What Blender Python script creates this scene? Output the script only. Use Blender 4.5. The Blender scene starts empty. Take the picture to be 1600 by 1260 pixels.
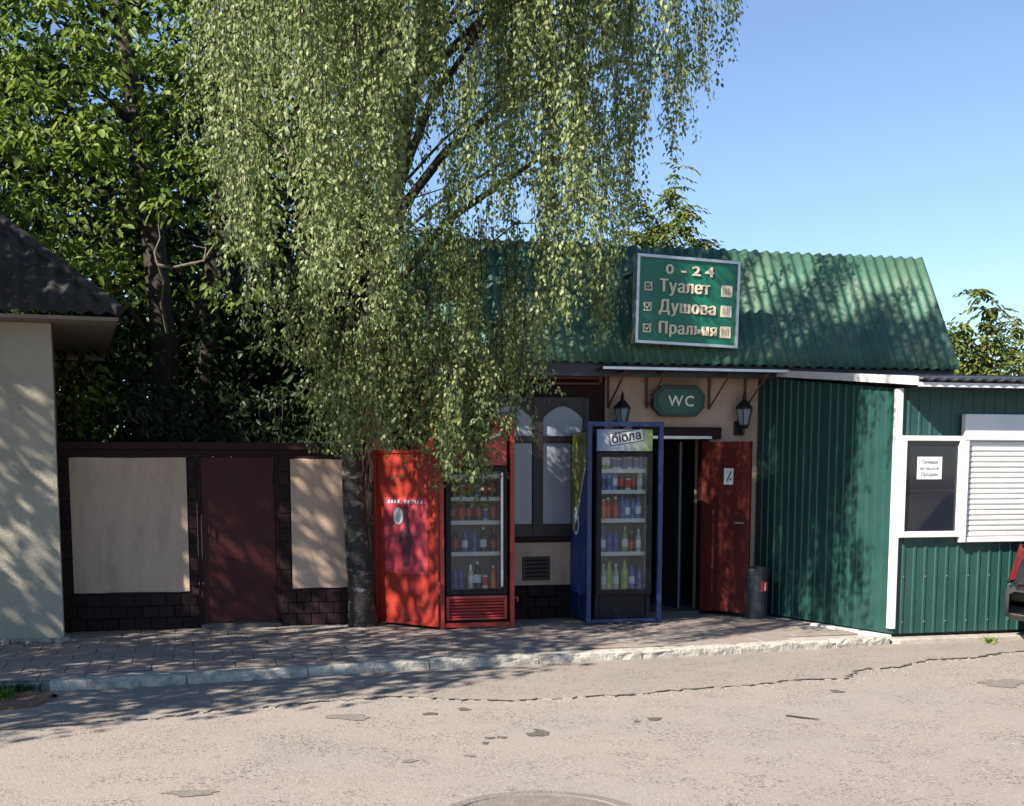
import bpy, math, random
import numpy as np
from mathutils import Matrix, Vector
R = math.radians
random.seed(7); rng = np.random.default_rng(7)
sc = bpy.context.scene
COL = sc.collection

# ------------------------------------------------------------------ camera
F = 2000.0; HZ = 735.0; H = 1.55; YAW = R(14); PIT = R(7); D = 12.9734
PPY = HZ + F * math.tan(PIT)
FW = Vector((math.sin(YAW)*math.cos(PIT), math.cos(YAW)*math.cos(PIT), -math.sin(PIT)))
RT = Vector((math.cos(YAW), -math.sin(YAW), 0)); UP = RT.cross(FW)
EYE = Vector((0, -D, H))
cam = bpy.data.objects.new('camera', bpy.data.cameras.new('camera')); COL.objects.link(cam)
cam.matrix_world = Matrix.Translation(EYE) @ Matrix((RT, UP, -FW)).transposed().to_4x4()
cam.data.sensor_width = 36; cam.data.lens = 45; cam.data.shift_y = (PPY-630)/1600
cam.data.clip_end = 2000; cam.data.clip_start = .1
sc.camera = cam
# ------------------------------------------------------------------ light
SUN_EL = 38.0; SX, SY = math.sin(R(59)), math.cos(R(59))     # light travels towards (+SX, +SY)
w = bpy.data.worlds.new('World'); sc.world = w; w.use_nodes = True
nt = w.node_tree; bg = nt.nodes['Background']
sky = nt.nodes.new('ShaderNodeTexSky'); sky.sky_type = 'NISHITA'; sky.sun_disc = False
sky.sun_elevation = R(SUN_EL); sky.sun_rotation = math.atan2(-SX, -SY)
sky.air_density = 1.0; sky.dust_density = .0; sky.ozone_density = 6
hsv = nt.nodes.new('ShaderNodeHueSaturation'); hsv.inputs['Saturation'].default_value = .92; nt.links.new(sky.outputs[0], hsv.inputs['Color'])
nt.links.new(hsv.outputs[0], bg.inputs[0]); bg.inputs[1].default_value = .072
sun = bpy.data.objects.new('sun', bpy.data.lights.new('sun', 'SUN')); COL.objects.link(sun)
sun.data.energy = 5.0; sun.data.angle = R(.53); sun.data.color = (1, .91, .79)
ce = math.cos(R(SUN_EL))
sun.rotation_euler = Vector((SX*ce, SY*ce, -math.sin(R(SUN_EL)))).to_track_quat('-Z', 'Y').to_euler()
sc.view_settings.view_transform = 'Standard'; sc.view_settings.look = 'None'
sc.view_settings.exposure = 1.32; sc.view_settings.gamma = 1
sc.view_settings.use_curve_mapping = False
sc.render.engine = 'CYCLES'
sc.cycles.use_denoising = True
sc.cycles.max_bounces = 8; sc.cycles.transparent_max_bounces = 12
sc.cycles.caustics_reflective = False; sc.cycles.caustics_refractive = False

# ------------------------------------------------------------------ planning: sight lines to planes
def ray(px, py): return FW + RT*((px-800)/F) + UP*((PPY-py)/F)
def Gz(px, py, z=0.0):
    d = ray(px, py); t = (z-EYE.z)/d.z; return EYE + d*t
def Fy(px, py, y=0.0):
    d = ray(px, py); t = (y-EYE.y)/d.y; return EYE + d*t
def FX(px, y, py=735): return Fy(px, py, y).x
def FZ(px, py, y): return Fy(px, py, y).z

# ------------------------------------------------------------------ materials
MATS = {}
def pm(name, col, rough=.7, var=.12, scale=6, bump=.0, bscale=60, metal=0, spec=.5, grime=None, gamt=.35, gscale=3, rnd=0, stretch=None, coat=0):
    """principled with noise colour variation, optional dirt colour, optional bump, optional per-object tint"""
    m = bpy.data.materials.new(name); m.use_nodes = True; MATS[name] = m
    n = m.node_tree.nodes; l = m.node_tree.links; b = n['Principled BSDF']
    b.inputs['Roughness'].default_value = rough; b.inputs['Metallic'].default_value = metal
    b.inputs['Specular IOR Level'].default_value = spec
    if coat: b.inputs['Coat Weight'].default_value = coat; b.inputs['Coat Roughness'].default_value = .08
    tc = n.new('ShaderNodeTexCoord'); vec = tc.outputs['Object']
    if stretch:
        mp = n.new('ShaderNodeMapping'); mp.inputs['Scale'].default_value = stretch
        l.new(vec, mp.inputs[0]); vec = mp.outputs[0]
    ns = n.new('ShaderNodeTexNoise'); ns.inputs['Scale'].default_value = scale; ns.inputs['Detail'].default_value = 6
    ns.inputs['Roughness'].default_value = .65; l.new(vec, ns.inputs['Vector'])
    mx = n.new('ShaderNodeMix'); mx.data_type = 'RGBA'
    mx.inputs[6].default_value = (*[max(0, c*(1-var)) for c in col], 1)
    mx.inputs[7].default_value = (*[min(1, c*(1+var)) for c in col], 1)
    rp = n.new('ShaderNodeValToRGB'); rp.color_ramp.elements[0].position = .3; rp.color_ramp.elements[1].position = .7
    l.new(ns.outputs[0], rp.inputs[0]); l.new(rp.outputs[0], mx.inputs[0]); out = mx.outputs[2]
    if grime:
        g = n.new('ShaderNodeTexNoise'); g.inputs['Scale'].default_value = gscale; g.inputs['Detail'].default_value = 9
        g.inputs['Roughness'].default_value = .75; l.new(vec, g.inputs['Vector'])
        gr = n.new('ShaderNodeValToRGB'); gr.color_ramp.elements[0].position = .48; gr.color_ramp.elements[1].position = .75
        gr.color_ramp.elements[1].color = (gamt*2, gamt*2, gamt*2, 1)
        l.new(g.outputs[0], gr.inputs[0])
        m2 = n.new('ShaderNodeMix'); m2.data_type = 'RGBA'; m2.inputs[7].default_value = (*grime, 1)
        l.new(gr.outputs[0], m2.inputs[0]); l.new(out, m2.inputs[6]); out = m2.outputs[2]
    if rnd:
        oi = n.new('ShaderNodeObjectInfo'); hs = n.new('ShaderNodeHueSaturation')
        mr = n.new('ShaderNodeMapRange'); mr.inputs[3].default_value = 1-rnd; mr.inputs[4].default_value = 1+rnd
        l.new(oi.outputs['Random'], mr.inputs[0]); l.new(mr.outputs[0], hs.inputs['Value']); l.new(out, hs.inputs['Color']); out = hs.outputs[0]
    l.new(out, b.inputs['Base Color'])
    if bump:
        bn = n.new('ShaderNodeTexNoise'); bn.inputs['Scale'].default_value = bscale; bn.inputs['Detail'].default_value = 5
        l.new(vec, bn.inputs['Vector']); bp = n.new('ShaderNodeBump'); bp.inputs['Strength'].default_value = bump
        bp.inputs['Distance'].default_value = .02; l.new(bn.outputs[0], bp.inputs['Height']); l.new(bp.outputs[0], b.inputs['Normal'])
    return m

def leaf_mat(name, cols, trans=.35, rough=.45):
    m = bpy.data.materials.new(name); m.use_nodes = True
    n = m.node_tree.nodes; l = m.node_tree.links; b = n['Principled BSDF']; o = n['Material Output']
    b.inputs['Roughness'].default_value = rough; b.inputs['Specular IOR Level'].default_value = .35
    at = n.new('ShaderNodeAttribute'); at.attribute_name = 'tint'
    rp = n.new('ShaderNodeValToRGB'); e = rp.color_ramp.elements
    e[0].color = (*cols[0], 1); e[1].color = (*cols[-1], 1)
    for i, c in enumerate(cols[1:-1]):
        k = e.new((i+1)/(len(cols)-1)); k.color = (*c, 1)
    l.new(at.outputs['Fac'], rp.inputs[0]); l.new(rp.outputs[0], b.inputs['Base Color'])
    tr = n.new('ShaderNodeBsdfTranslucent')
    hs = n.new('ShaderNodeHueSaturation'); hs.inputs['Value'].default_value = 1.25; hs.inputs['Hue'].default_value = .485
    l.new(rp.outputs[0], hs.inputs['Color']); l.new(hs.outputs[0], tr.inputs[0])
    ms = n.new('ShaderNodeMixShader'); ms.inputs[0].default_value = trans
    l.new(b.outputs[0], ms.inputs[1]); l.new(tr.outputs[0], ms.inputs[2]); l.new(ms.outputs[0], o.inputs[0])
    return m

def glass_mat(name, tint=(1, 1, 1), refl=1.0):
    m = bpy.data.materials.new(name); m.use_nodes = True
    n = m.node_tree.nodes; l = m.node_tree.links; n.remove(n['Principled BSDF']); o = n['Material Output']
    t = n.new('ShaderNodeBsdfTransparent'); t.inputs[0].default_value = (*tint, 1)
    g = n.new('ShaderNodeBsdfGlossy'); g.inputs['Roughness'].default_value = .03
    f = n.new('ShaderNodeFresnel'); f.inputs[0].default_value = 1.5
    mu = n.new('ShaderNodeMath'); mu.operation = 'MULTIPLY'; mu.inputs[1].default_value = 1.6*refl
    l.new(f.outputs[0], mu.inputs[0]); ms = n.new('ShaderNodeMixShader')
    l.new(mu.outputs[0], ms.inputs[0]); l.new(t.outputs[0], ms.inputs[1]); l.new(g.outputs[0], ms.inputs[2]); l.new(ms.outputs[0], o.inputs[0])
    return m

def road_mat(name, col, pink, stain, bump=.5):
    m = bpy.data.materials.new(name); m.use_nodes = True
    n = m.node_tree.nodes; l = m.node_tree.links; b = n['Principled BSDF']; b.inputs['Roughness'].default_value = .9
    b.inputs['Specular IOR Level'].default_value = .25
    tc = n.new('ShaderNodeTexCoord'); V = tc.outputs['Object']
    def noise(s, d=6, r=.6):
        q = n.new('ShaderNodeTexNoise'); q.inputs['Scale'].default_value = s; q.inputs['Detail'].default_value = d
        q.inputs['Roughness'].default_value = r; l.new(V, q.inputs['Vector']); return q.outputs[0]
    def ramp(x, a, bb):
        q = n.new('ShaderNodeValToRGB'); q.color_ramp.elements[0].position = a; q.color_ramp.elements[1].position = bb
        l.new(x, q.inputs[0]); return q.outputs[0]
    def mix(f, a, bb, amt=1):
        q = n.new('ShaderNodeMix'); q.data_type = 'RGBA'
        if amt != 1:
            mm = n.new('ShaderNodeMath'); mm.operation = 'MULTIPLY'; mm.inputs[1].default_value = amt; l.new(f, mm.inputs[0]); f = mm.outputs[0]
        l.new(f, q.inputs[0])
        for i, s in ((6, a), (7, bb)):
            if isinstance(s, tuple): q.inputs[i].default_value = (*s, 1)
            else: l.new(s, q.inputs[i])
        return q.outputs[2]
    c = mix(ramp(noise(.9), .35, .65), col, pink)
    c = mix(ramp(noise(.35, 8, .7), .5, .72), c, stain, .55)
    # aggregate: light and dark chips
    vo = n.new('ShaderNodeTexVoronoi'); vo.inputs['Scale'].default_value = 75; l.new(V, vo.inputs['Vector'])
    sp = n.new('ShaderNodeSeparateColor'); l.new(vo.outputs['Color'], sp.inputs[0])
    patch = ramp(noise(2.2, 4), .42, .62)
    d1 = ramp(sp.outputs[0], .80, .84); l1 = ramp(sp.outputs[1], .86, .9)
    mm = n.new('ShaderNodeMath'); mm.operation = 'MULTIPLY'; l.new(d1, mm.inputs[0]); l.new(patch, mm.inputs[1])
    c = mix(mm.outputs[0], c, tuple(x*.36 for x in col), .8)
    c = mix(l1, c, tuple(min(1, x*1.35) for x in col), .5)
    vo2 = n.new('ShaderNodeTexVoronoi'); vo2.inputs['Scale'].default_value = 26; l.new(V, vo2.inputs['Vector'])
    sp2 = n.new('ShaderNodeSeparateColor'); l.new(vo2.outputs['Color'], sp2.inputs[0])
    d2 = ramp(sp2.outputs[2], .93, .95); m3 = n.new('ShaderNodeMath'); m3.operation = 'MULTIPLY'; l.new(d2, m3.inputs[0]); l.new(ramp(vo2.outputs['Distance'], .55, .3), m3.inputs[1])
    c = mix(m3.outputs[0], c, tuple(x*.45 for x in col), .75)
    l.new(c, b.inputs['Base Color'])
    ad = n.new('ShaderNodeMath'); ad.operation = 'ADD'; l.new(noise(45, 5, .7), ad.inputs[0]); l.new(vo.outputs['Distance'], ad.inputs[1])
    bp = n.new('ShaderNodeBump'); bp.inputs['Strength'].default_value = bump; bp.inputs['Distance'].default_value = .012
    l.new(ad.outputs[0], bp.inputs['Height']); l.new(bp.outputs[0], b.inputs['Normal'])
    return m

M = dict(
    road=road_mat('old_asphalt', (.243, .222, .202), (.262, .222, .20), (.205, .19, .176), .24),
    apron=road_mat('patched_asphalt', (.225, .205, .185), (.245, .212, .19), (.17, .16, .15), .2),
    tar=pm('tar', (.095, .085, .078), .85, .3, 20, .5, 60),
    soil=pm('soil', (.17, .10, .07), .95, .35, 12, .8, 40, grime=(.2, .17, .13), gamt=.4),
    ground=pm('rough_ground', (.09, .085, .05), .95, .4, 3, .6, 20),
    concrete=pm('concrete', (.33, .30, .27), .9, .2, 7, .4, 50, grime=(.16, .14, .12), gamt=.35, gscale=5),
    paver=pm('paver', (.235, .205, .185), .9, .18, 14, .35, 70, grime=(.15, .13, .12), gamt=.3, rnd=.08),
    paver2=pm('pink_paver', (.245, .195, .175), .9, .18, 14, .35, 70, grime=(.16, .13, .12), gamt=.3, rnd=.08),
    kerb=pm('whitewashed_kerb', (.38, .36, .32), .9, .25, 12, .6, 35, grime=(.10, .092, .085), gamt=.5, gscale=11),
    cream=pm('cream_plaster', (.50, .365, .28), .85, .08, 4, .3, 90, grime=(.23, .175, .145), gamt=.3, gscale=1.6, stretch=(2.2, 2.2, .8)),
    maroon=pm('maroon_paint', (.026, .009, .010), .75, .2, 8, .2, 40, spec=.25, grime=(.03, .016, .015), gamt=.4),
    entrance=pm('entrance_door_paint', (.092, .014, .011), .6, .25, 5, .15, 40, spec=.3, grime=(.06, .014, .012), gamt=.4),
    maroondoor=pm('maroon_door_paint', (.048, .008, .008), .6, .25, 5, .15, 40, spec=.3, grime=(.04, .014, .012), gamt=.4),
    tile=pm('maroon_tile', (.019, .009, .010), .7, .3, 20, .3, 60, rnd=.35, spec=.2),
    brown=pm('dark_brown_frame', (.016, .010, .010), .5, .2, 10),
    paneW=pm('frosted_pane', (.25, .28, .34), .25, .06, 3, spec=.6),
    greyplaster=pm('grey_plaster', (.34, .315, .26), .9, .10, 3, .3, 60, grime=(.19, .175, .15), gamt=.35, gscale=2.5),
    roofgreen=pm('green_slate', (.034, .100, .066), .55, .25, 5, .25, 50, grime=(.13, .145, .085), gamt=.34, gscale=2.2),
    roofdark=pm('dark_slate', (.020, .020, .022), .9, .3, 5, .4, 40, grime=(.08, .075, .06), gamt=.4),
    soffit=pm('soffit_board', (.20, .17, .14), .85, .15, 6, .2, 40),
    trimdark=pm('dark_trim', (.03, .035, .045), .5, .2, 6),
    green=pm('green_cladding', (.013, .056, .050), .48, .16, 3, .08, 12, grime=(.03, .08, .07), gamt=.3, gscale=1.6),
    white=pm('white_paint', (.60, .60, .60), .5, .05, 6, grime=(.52, .5, .46), gamt=.3, gscale=4),
    whitemetal=pm('white_metal', (.64, .64, .63), .4, .06, 5, grime=(.55, .53, .5), gamt=.25, gscale=6),
    steel=pm('steel_trim', (.55, .56, .58), .35, .1, 8, metal=.7, grime=(.3, .3, .3), gamt=.3),
    darkglass=pm('dark_pane', (.012, .014, .022), .06, .1, 2, spec=.6),
    red=pm('red_enamel', (.34, .028, .018), .42, .25, 5, .12, 30, grime=(.13, .028, .02), gamt=.5, gscale=5),
    rednew=pm('red_plastic', (.40, .05, .045), .45, .1, 8, grime=(.25, .05, .04), gamt=.3),
    blue=pm('blue_paint', (.012, .027, .10), .4, .15, 8, grime=(.02, .035, .12), gamt=.4),
    black=pm('black_plastic', (.009, .009, .012), .5, .2, 10, spec=.25),
    iron=pm('black_iron', (.014, .014, .016), .5, .3, 20),
    fridgein=pm('cooler_liner', (.20, .21, .24), .5, .05, 5),
    shelf=pm('shelf_strip', (.55, .56, .55), .5, .1, 12),
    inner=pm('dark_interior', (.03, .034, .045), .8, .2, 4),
    faint2=pm('worn_step', (.12, .105, .095), .9, .2, 9, .3, 40),
    bin2=pm('grey_edge', (.16, .17, .19), .6, .2, 8),
    bin=pm('grey_bin', (.035, .036, .045), .5, .2, 8),
    signgreen=pm('sign_green', (.004, .13, .075), .35, .1, 3),
    signdark=pm('plaque_green', (.005, .034, .024), .4, .12, 4),
    plaque=pm('plaque_face', (.006, .062, .038), .35, .12, 4),
    letter=pm('cream_letters', (.62, .55, .43), .5, .08, 15),
    letter2=pm('white_letters', (.75, .77, .75), .5, .05, 15),
    paper=pm('paper', (.68, .72, .74), .8, .04, 9),
    ink=pm('ink', (.03, .03, .04), .8, .1, 9),
    pink=pm('pink_print', (.46, .05, .075), .5, .4, 5, grime=(.30, .035, .05), gamt=.5, gscale=6),
    plum=pm('plum_print', (.11, .03, .045), .5, .4, 18),
    lime=pm('lime_print', (.15, .18, .015), .4, .25, 3),
    rust=pm('rust_pipe', (.14, .06, .04), .7, .3, 14),
    barkdark=pm('dark_bark', (.028, .022, .018), .9, .4, 12, .8, 25),
    barkpale=pm('pale_bark', (.16, .135, .11), .9, .3, 12, .5, 25),
    carpaint=pm('car_paint', (.02, .018, .022), .25, .1, 3, coat=.8),
    carplastic=pm('car_plastic', (.045, .045, .05), .5, .1, 8),
    rubber=pm('rubber', (.015, .015, .015), .85, .2, 20),
    taillight=pm('tail_light', (.085, .005, .007), .2, .4, 14, coat=.3),
    chrome=pm('chrome', (.7, .7, .72), .12, .05, 5, metal=1),
    glass=glass_mat('clear_glass', (.92, .95, .96), .45),
    water=pm('blue_bottle', (.05, .13, .36), .15, .2, 20),
    cola=pm('cola_bottle', (.02, .012, .012), .12, .2, 20),
    clear=pm('pale_bottle', (.36, .40, .36), .15, .15, 20),
    yellow=pm('yellow_bottle', (.45, .42, .14), .2, .15, 20),
    orange=pm('orange_bottle', (.55, .14, .03), .2, .15, 20),
    redb=pm('red_bottle', (.38, .03, .025), .2, .15, 20),
    greenb=pm('green_bottle', (.10, .25, .06), .2, .15, 20),
    lblW=pm('white_label', (.6, .62, .64), .6, .1, 20), lblB=pm('blue_label', (.025, .06, .24), .5, .15, 20), lblR=pm('red_label', (.45, .03, .03), .5, .15, 20),
    lblY=pm('green_label', (.25, .4, .08), .5, .15, 20),
)
def birch_bark():
    m = pm('birch_bark', (.10, .092, .085), .9, .4, 9, .9, 22)
    n = m.node_tree.nodes; l = m.node_tree.links; b = n['Principled BSDF']
    tc = n.new('ShaderNodeTexCoord'); mp = n.new('ShaderNodeMapping'); mp.inputs['Scale'].default_value = (5, 5, 9)
    ns = n.new('ShaderNodeTexNoise'); ns.inputs['Scale'].default_value = 1.3; ns.inputs['Detail'].default_value = 7; ns.inputs['Roughness'].default_value = .7
    rp = n.new('ShaderNodeValToRGB'); e = rp.color_ramp.elements
    e[0].position = .53; e[0].color = (.035, .031, .028, 1); e[1].position = .66; e[1].color = (.30, .285, .26, 1)
    l.new(tc.outputs['Object'], mp.inputs[0]); l.new(mp.outputs[0], ns.inputs['Vector']); l.new(ns.outputs[0], rp.inputs[0]); l.new(rp.outputs[0], b.inputs['Base Color'])
    return m
M['birch'] = birch_bark()
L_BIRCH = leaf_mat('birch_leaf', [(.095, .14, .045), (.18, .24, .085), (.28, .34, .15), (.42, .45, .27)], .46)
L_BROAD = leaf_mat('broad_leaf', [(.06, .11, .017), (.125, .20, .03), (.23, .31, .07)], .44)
L_DARK = leaf_mat('shade_leaf', [(.012, .026, .008), (.02, .042, .012), (.032, .062, .017)], .2)  # darkened leaf copy: deep shade is put into the leaf colour
L_ASH = leaf_mat('ash_leaf', [(.07, .115, .028), (.13, .18, .045), (.29, .27, .06)], .45)

# ------------------------------------------------------------------ mesh helpers
class MB:
    def __init__(s, T=None): s.v = []; s.f = []; s.mi = []; s.m = 0; s.T = T
    def add(s, vs, fs):
        k = len(s.v)
        s.v += [tuple(s.T @ Vector(p)) if s.T else tuple(p) for p in vs]
        s.f += [tuple(i+k for i in f) for f in fs]; s.mi += [s.m]*len(fs); return s
    def box(s, x0, x1, y0, y1, z0, z1):
        return s.add([(x0, y0, z0), (x1, y0, z0), (x1, y1, z0), (x0, y1, z0), (x0, y0, z1), (x1, y0, z1), (x1, y1, z1), (x0, y1, z1)],
                     [(0, 3, 2, 1), (4, 5, 6, 7), (0, 1, 5, 4), (1, 2, 6, 5), (2, 3, 7, 6), (3, 0, 4, 7)])
    def prism(s, poly, z0, z1):
        n = len(poly)
        return s.add([(*p, z0) for p in poly]+[(*p, z1) for p in poly],
                     [tuple(range(n-1, -1, -1)), tuple(range(n, 2*n))]+[(i, (i+1) % n, n+(i+1) % n, n+i) for i in range(n)])
    def slab(s, poly, y0, y1):   # outline in x,z (counter-clockwise seen from -y) extruded along y
        n = len(poly)
        return s.add([(p[0], y0, p[1]) for p in poly]+[(p[0], y1, p[1]) for p in poly],
                     [tuple(range(n)), tuple(range(2*n-1, n-1, -1))]+[((i+1) % n, i, n+i, n+(i+1) % n) for i in range(n)])
    def tube(s, pts, rad, n=7, cap=True):
        pts = [Vector(p) for p in pts]; k = len(pts)
        if not hasattr(rad, '__len__'): rad = [rad]*k
        vs = []; prev = None
        for i, p in enumerate(pts):
            t = (pts[min(i+1, k-1)]-pts[max(i-1, 0)]).normalized()
            a = prev if prev is not None else (Vector((0, 0, 1)) if abs(t.z) < .9 else Vector((1, 0, 0)))
            a = (a-t*a.dot(t)).normalized(); b = t.cross(a); prev = a
            vs += [p+(a*math.cos(2*math.pi*j/n)+b*math.sin(2*math.pi*j/n))*rad[i] for j in range(n)]
        fs = [(i*n+j, i*n+(j+1) % n, (i+1)*n+(j+1) % n, (i+1)*n+j) for i in range(k-1) for j in range(n)]
        if cap: fs += [tuple(range(n-1, -1, -1)), tuple(range((k-1)*n, k*n))]
        return s.add(vs, fs)
    def lathe(s, prof, n=12, c=(0, 0, 0)):
        vs = [(c[0]+r*math.cos(2*math.pi*j/n), c[1]+r*math.sin(2*math.pi*j/n), c[2]+z) for r, z in prof for j in range(n)]
        k = len(prof)
        fs = [(i*n+j, i*n+(j+1) % n, (i+1)*n+(j+1) % n, (i+1)*n+j) for i in range(k-1) for j in range(n)]
        fs += [tuple(range(n-1, -1, -1)), tuple(range((k-1)*n, k*n))]
        return s.add(vs, fs)
    def mesh(s, name, mats, smooth=False):
        me = bpy.data.meshes.new(name); me.from_pydata(s.v, [], s.f)
        for m in (mats if isinstance(mats, (list, tuple)) else [mats]): me.materials.append(m)
        if any(s.mi): me.polygons.foreach_set('material_index', s.mi)
        if smooth: me.polygons.foreach_set('use_smooth', [True]*len(s.f))
        me.update(); return me
    def build(s, name, mats, parent=None, bevel=0, smooth=False):
        o = link(name, s.mesh(name, mats, smooth), parent)
        if bevel:
            md = o.modifiers.new('bevel', 'BEVEL'); md.width = bevel; md.segments = 2; md.limit_method = 'ANGLE'; md.angle_limit = R(40)
        return o
def link(name, data, parent=None, loc=None):
    o = bpy.data.objects.new(name, data); COL.objects.link(o)
    if parent is not None:
        o.parent = parent; o.matrix_parent_inverse = Matrix.LocRotScale(parent.location, parent.rotation_euler, None).inverted()
    if loc is not None: o.location = loc
    return o
def tag(o, label, cat, group=None):
    o['label'] = label; o['category'] = cat
    if group: o['group'] = group
    return o
def thing(name, label, cat, loc=(0, 0, 0), group=None):
    o = link(name, None, None, loc); o.empty_display_size = .2; return tag(o, label, cat, group)
def struct(o, kind='structure'): o['kind'] = kind; return o
def dup(o, loc):
    c = o.copy(); COL.objects.link(c); c.location = loc
    for ch in list(o.children):
        k = ch.copy(); COL.objects.link(k); k.parent = c
        for g in list(ch.children):
            q = g.copy(); COL.objects.link(q); q.parent = k
    return c
def text_mesh(name, s, size, mat, extrude=.004, bold=0, align='LEFT', space=1.0):
    cu = bpy.data.curves.new(name, 'FONT'); cu.body = s; cu.size = size; cu.extrude = extrude; cu.offset = bold; cu.align_x = align
    cu.space_character = space; cu.resolution_u = 3
    o = bpy.data.objects.new(name, cu); COL.objects.link(o)
    dg = bpy.context.evaluated_depsgraph_get(); dg.update()
    me = bpy.data.meshes.new_from_object(o.evaluated_get(dg)); bpy.data.objects.remove(o)
    me.materials.clear(); me.materials.append(mat); me.name = name
    return me
def text_obj(name, s, size, mat, parent, T, **k):
    me = text_mesh(name, s, size, mat, **k); me.transform(T @ Matrix.Rotation(R(90), 4, 'X')); return link(name, me, parent)

def leaves_mesh(name, P, Dn, N, L, W, mat, tint, broad=False):
    """P base, Dn tip direction, N rough normal, length, width -> folded 4-corner leaves"""
    n = len(P); Dn = Dn/np.linalg.norm(Dn, axis=1, keepdims=True)
    S = np.cross(Dn, N); S /= (np.linalg.norm(S, axis=1, keepdims=True)+1e-9); U = np.cross(S, Dn)
    L = L[:, None]; W = W[:, None]
    if broad:
        V = np.empty((n, 6, 3)); V[:, 0] = P; V[:, 1] = P+Dn*L*.28-S*W*.44+U*W*.14; V[:, 2] = P+Dn*L*.68-S*W*.42+U*(W*.14-L*.06); V[:, 3] = P+Dn*L-U*L*.16
        V[:, 4] = P+Dn*L*.68+S*W*.42+U*(W*.14-L*.06); V[:, 5] = P+Dn*L*.28+S*W*.44+U*W*.14
        me = bpy.data.meshes.new(name); me.vertices.add(n*6); me.vertices.foreach_set('co', V.reshape(-1).astype(np.float32))
        me.loops.add(n*8); me.loops.foreach_set('vertex_index', (np.arange(n)[:, None]*6+np.array([0, 1, 2, 3, 0, 3, 4, 5])).reshape(-1).astype(np.int32))
        me.polygons.add(n*2); me.polygons.foreach_set('loop_start', np.arange(0, n*8, 4, dtype=np.int32))
        at = me.attributes.new('tint', 'FLOAT', 'FACE'); at.data.foreach_set('value', np.repeat(tint, 2).astype(np.float32))
        me.materials.append(mat); me.update(calc_edges=True); return me
    mid = P+Dn*L*.42
    V = np.empty((n, 4, 3)); V[:, 0] = P; V[:, 1] = mid-S*W*.5+U*W*.18; V[:, 2] = P+Dn*L-U*L*.1; V[:, 3] = mid+S*W*.5+U*W*.18
    me = bpy.data.meshes.new(name); me.vertices.add(n*4); me.vertices.foreach_set('co', V.reshape(-1).astype(np.float32))
    idx = np.array([0, 1, 2, 0, 2, 3]); F_ = (np.arange(n)[:, None]*4+idx).reshape(-1).astype(np.int32)
    me.loops.add(n*6); me.loops.foreach_set('vertex_index', F_)
    me.polygons.add(n*2); me.polygons.foreach_set('loop_start', np.arange(0, n*6, 3, dtype=np.int32))
    at = me.attributes.new('tint', 'FLOAT', 'FACE'); at.data.foreach_set('value', np.repeat(tint, 2).astype(np.float32))
    me.materials.append(mat); me.update(calc_edges=True); return me
def unit(n):
    v = rng.normal(size=(n, 3)); return v/np.linalg.norm(v, axis=1, keepdims=True)

# ================================================================== ground, road, pavement
RZ = -.078
struct(MB().prism([(-300, -300), (300, -300), (300, 400), (-300, 400)], -.3, -.17).build('ground', M['ground']))
kpix = [(-260, 1097), (-60, 1090), (60, 1083), (330, 1069), (620, 1049), (912, 1036), (1130, 1024), (1330, 1013), (1392, 1008)]
KB = [Gz(px, py, RZ) for px, py in kpix]
def kerb_y(x):
    for a, b in zip(KB, KB[1:]):
        if x <= b.x: return a.y+(b.y-a.y)*(x-a.x)/(b.x-a.x)
    return KB[-1].y
road = struct(MB().prism([(-60, -60), (60, -60), (60, -1.0), (-60, -1.0)], -.165, RZ).build('road', M['road']))
# pavement bed, just below the pavers
front = [(p.x, p.y+.10) for p in KB]
struct(MB().prism([(-8, KB[0].y+.1)]+front+[(6.55, -2.0), (8.3, -1.9), (8.3, 6), (-8, 6)], -.163, -.016).build('pavement', M['concrete'])); pav = bpy.data.objects['pavement']
PS = .325
tiles = []
for v in range(4):
    b = MB(); h = PS/2-.003; e = .004
    b.add([(-h, -h, -.012), (h, -h, -.012), (h, h, -.012), (-h, h, -.012), (-h, -h, -e), (h, -h, -e), (h, h, -e), (-h, h, -e),
           (-h+e, -h+e, 0), (h-e, -h+e, 0), (h-e, h-e, 0), (-h+e, h-e, 0)],
          [(0, 1, 5, 4), (1, 2, 6, 5), (2, 3, 7, 6), (3, 0, 4, 7), (4, 5, 9, 8), (5, 6, 10, 9), (6, 7, 11, 10), (7, 4, 8, 11), (8, 9, 10, 11)])
    tiles.append(b.mesh('paver', M['paver2'] if v == 3 else M['paver']))
cnt = 0
for j in range(11):
    for i in range(30):
        x = -2.62+i*PS+(PS/2 if j % 2 else 0); y = -.20-j*PS
        if y-PS/2 < kerb_y(x)+.12 or x+PS/2 > 5.85+(-y)*.247-.05 or cnt >= 296: continue
        if x < -1.05 and y > -.85: continue
        o = link('paver', tiles[3 if (j in (2, 3, 7) or random.random() < .12) else 0], pav)
        o.location = (x, y, random.uniform(-.002, .001)); o.rotation_euler = (random.gauss(0, .006), random.gauss(0, .006), random.gauss(0, .008)); cnt += 1
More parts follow.
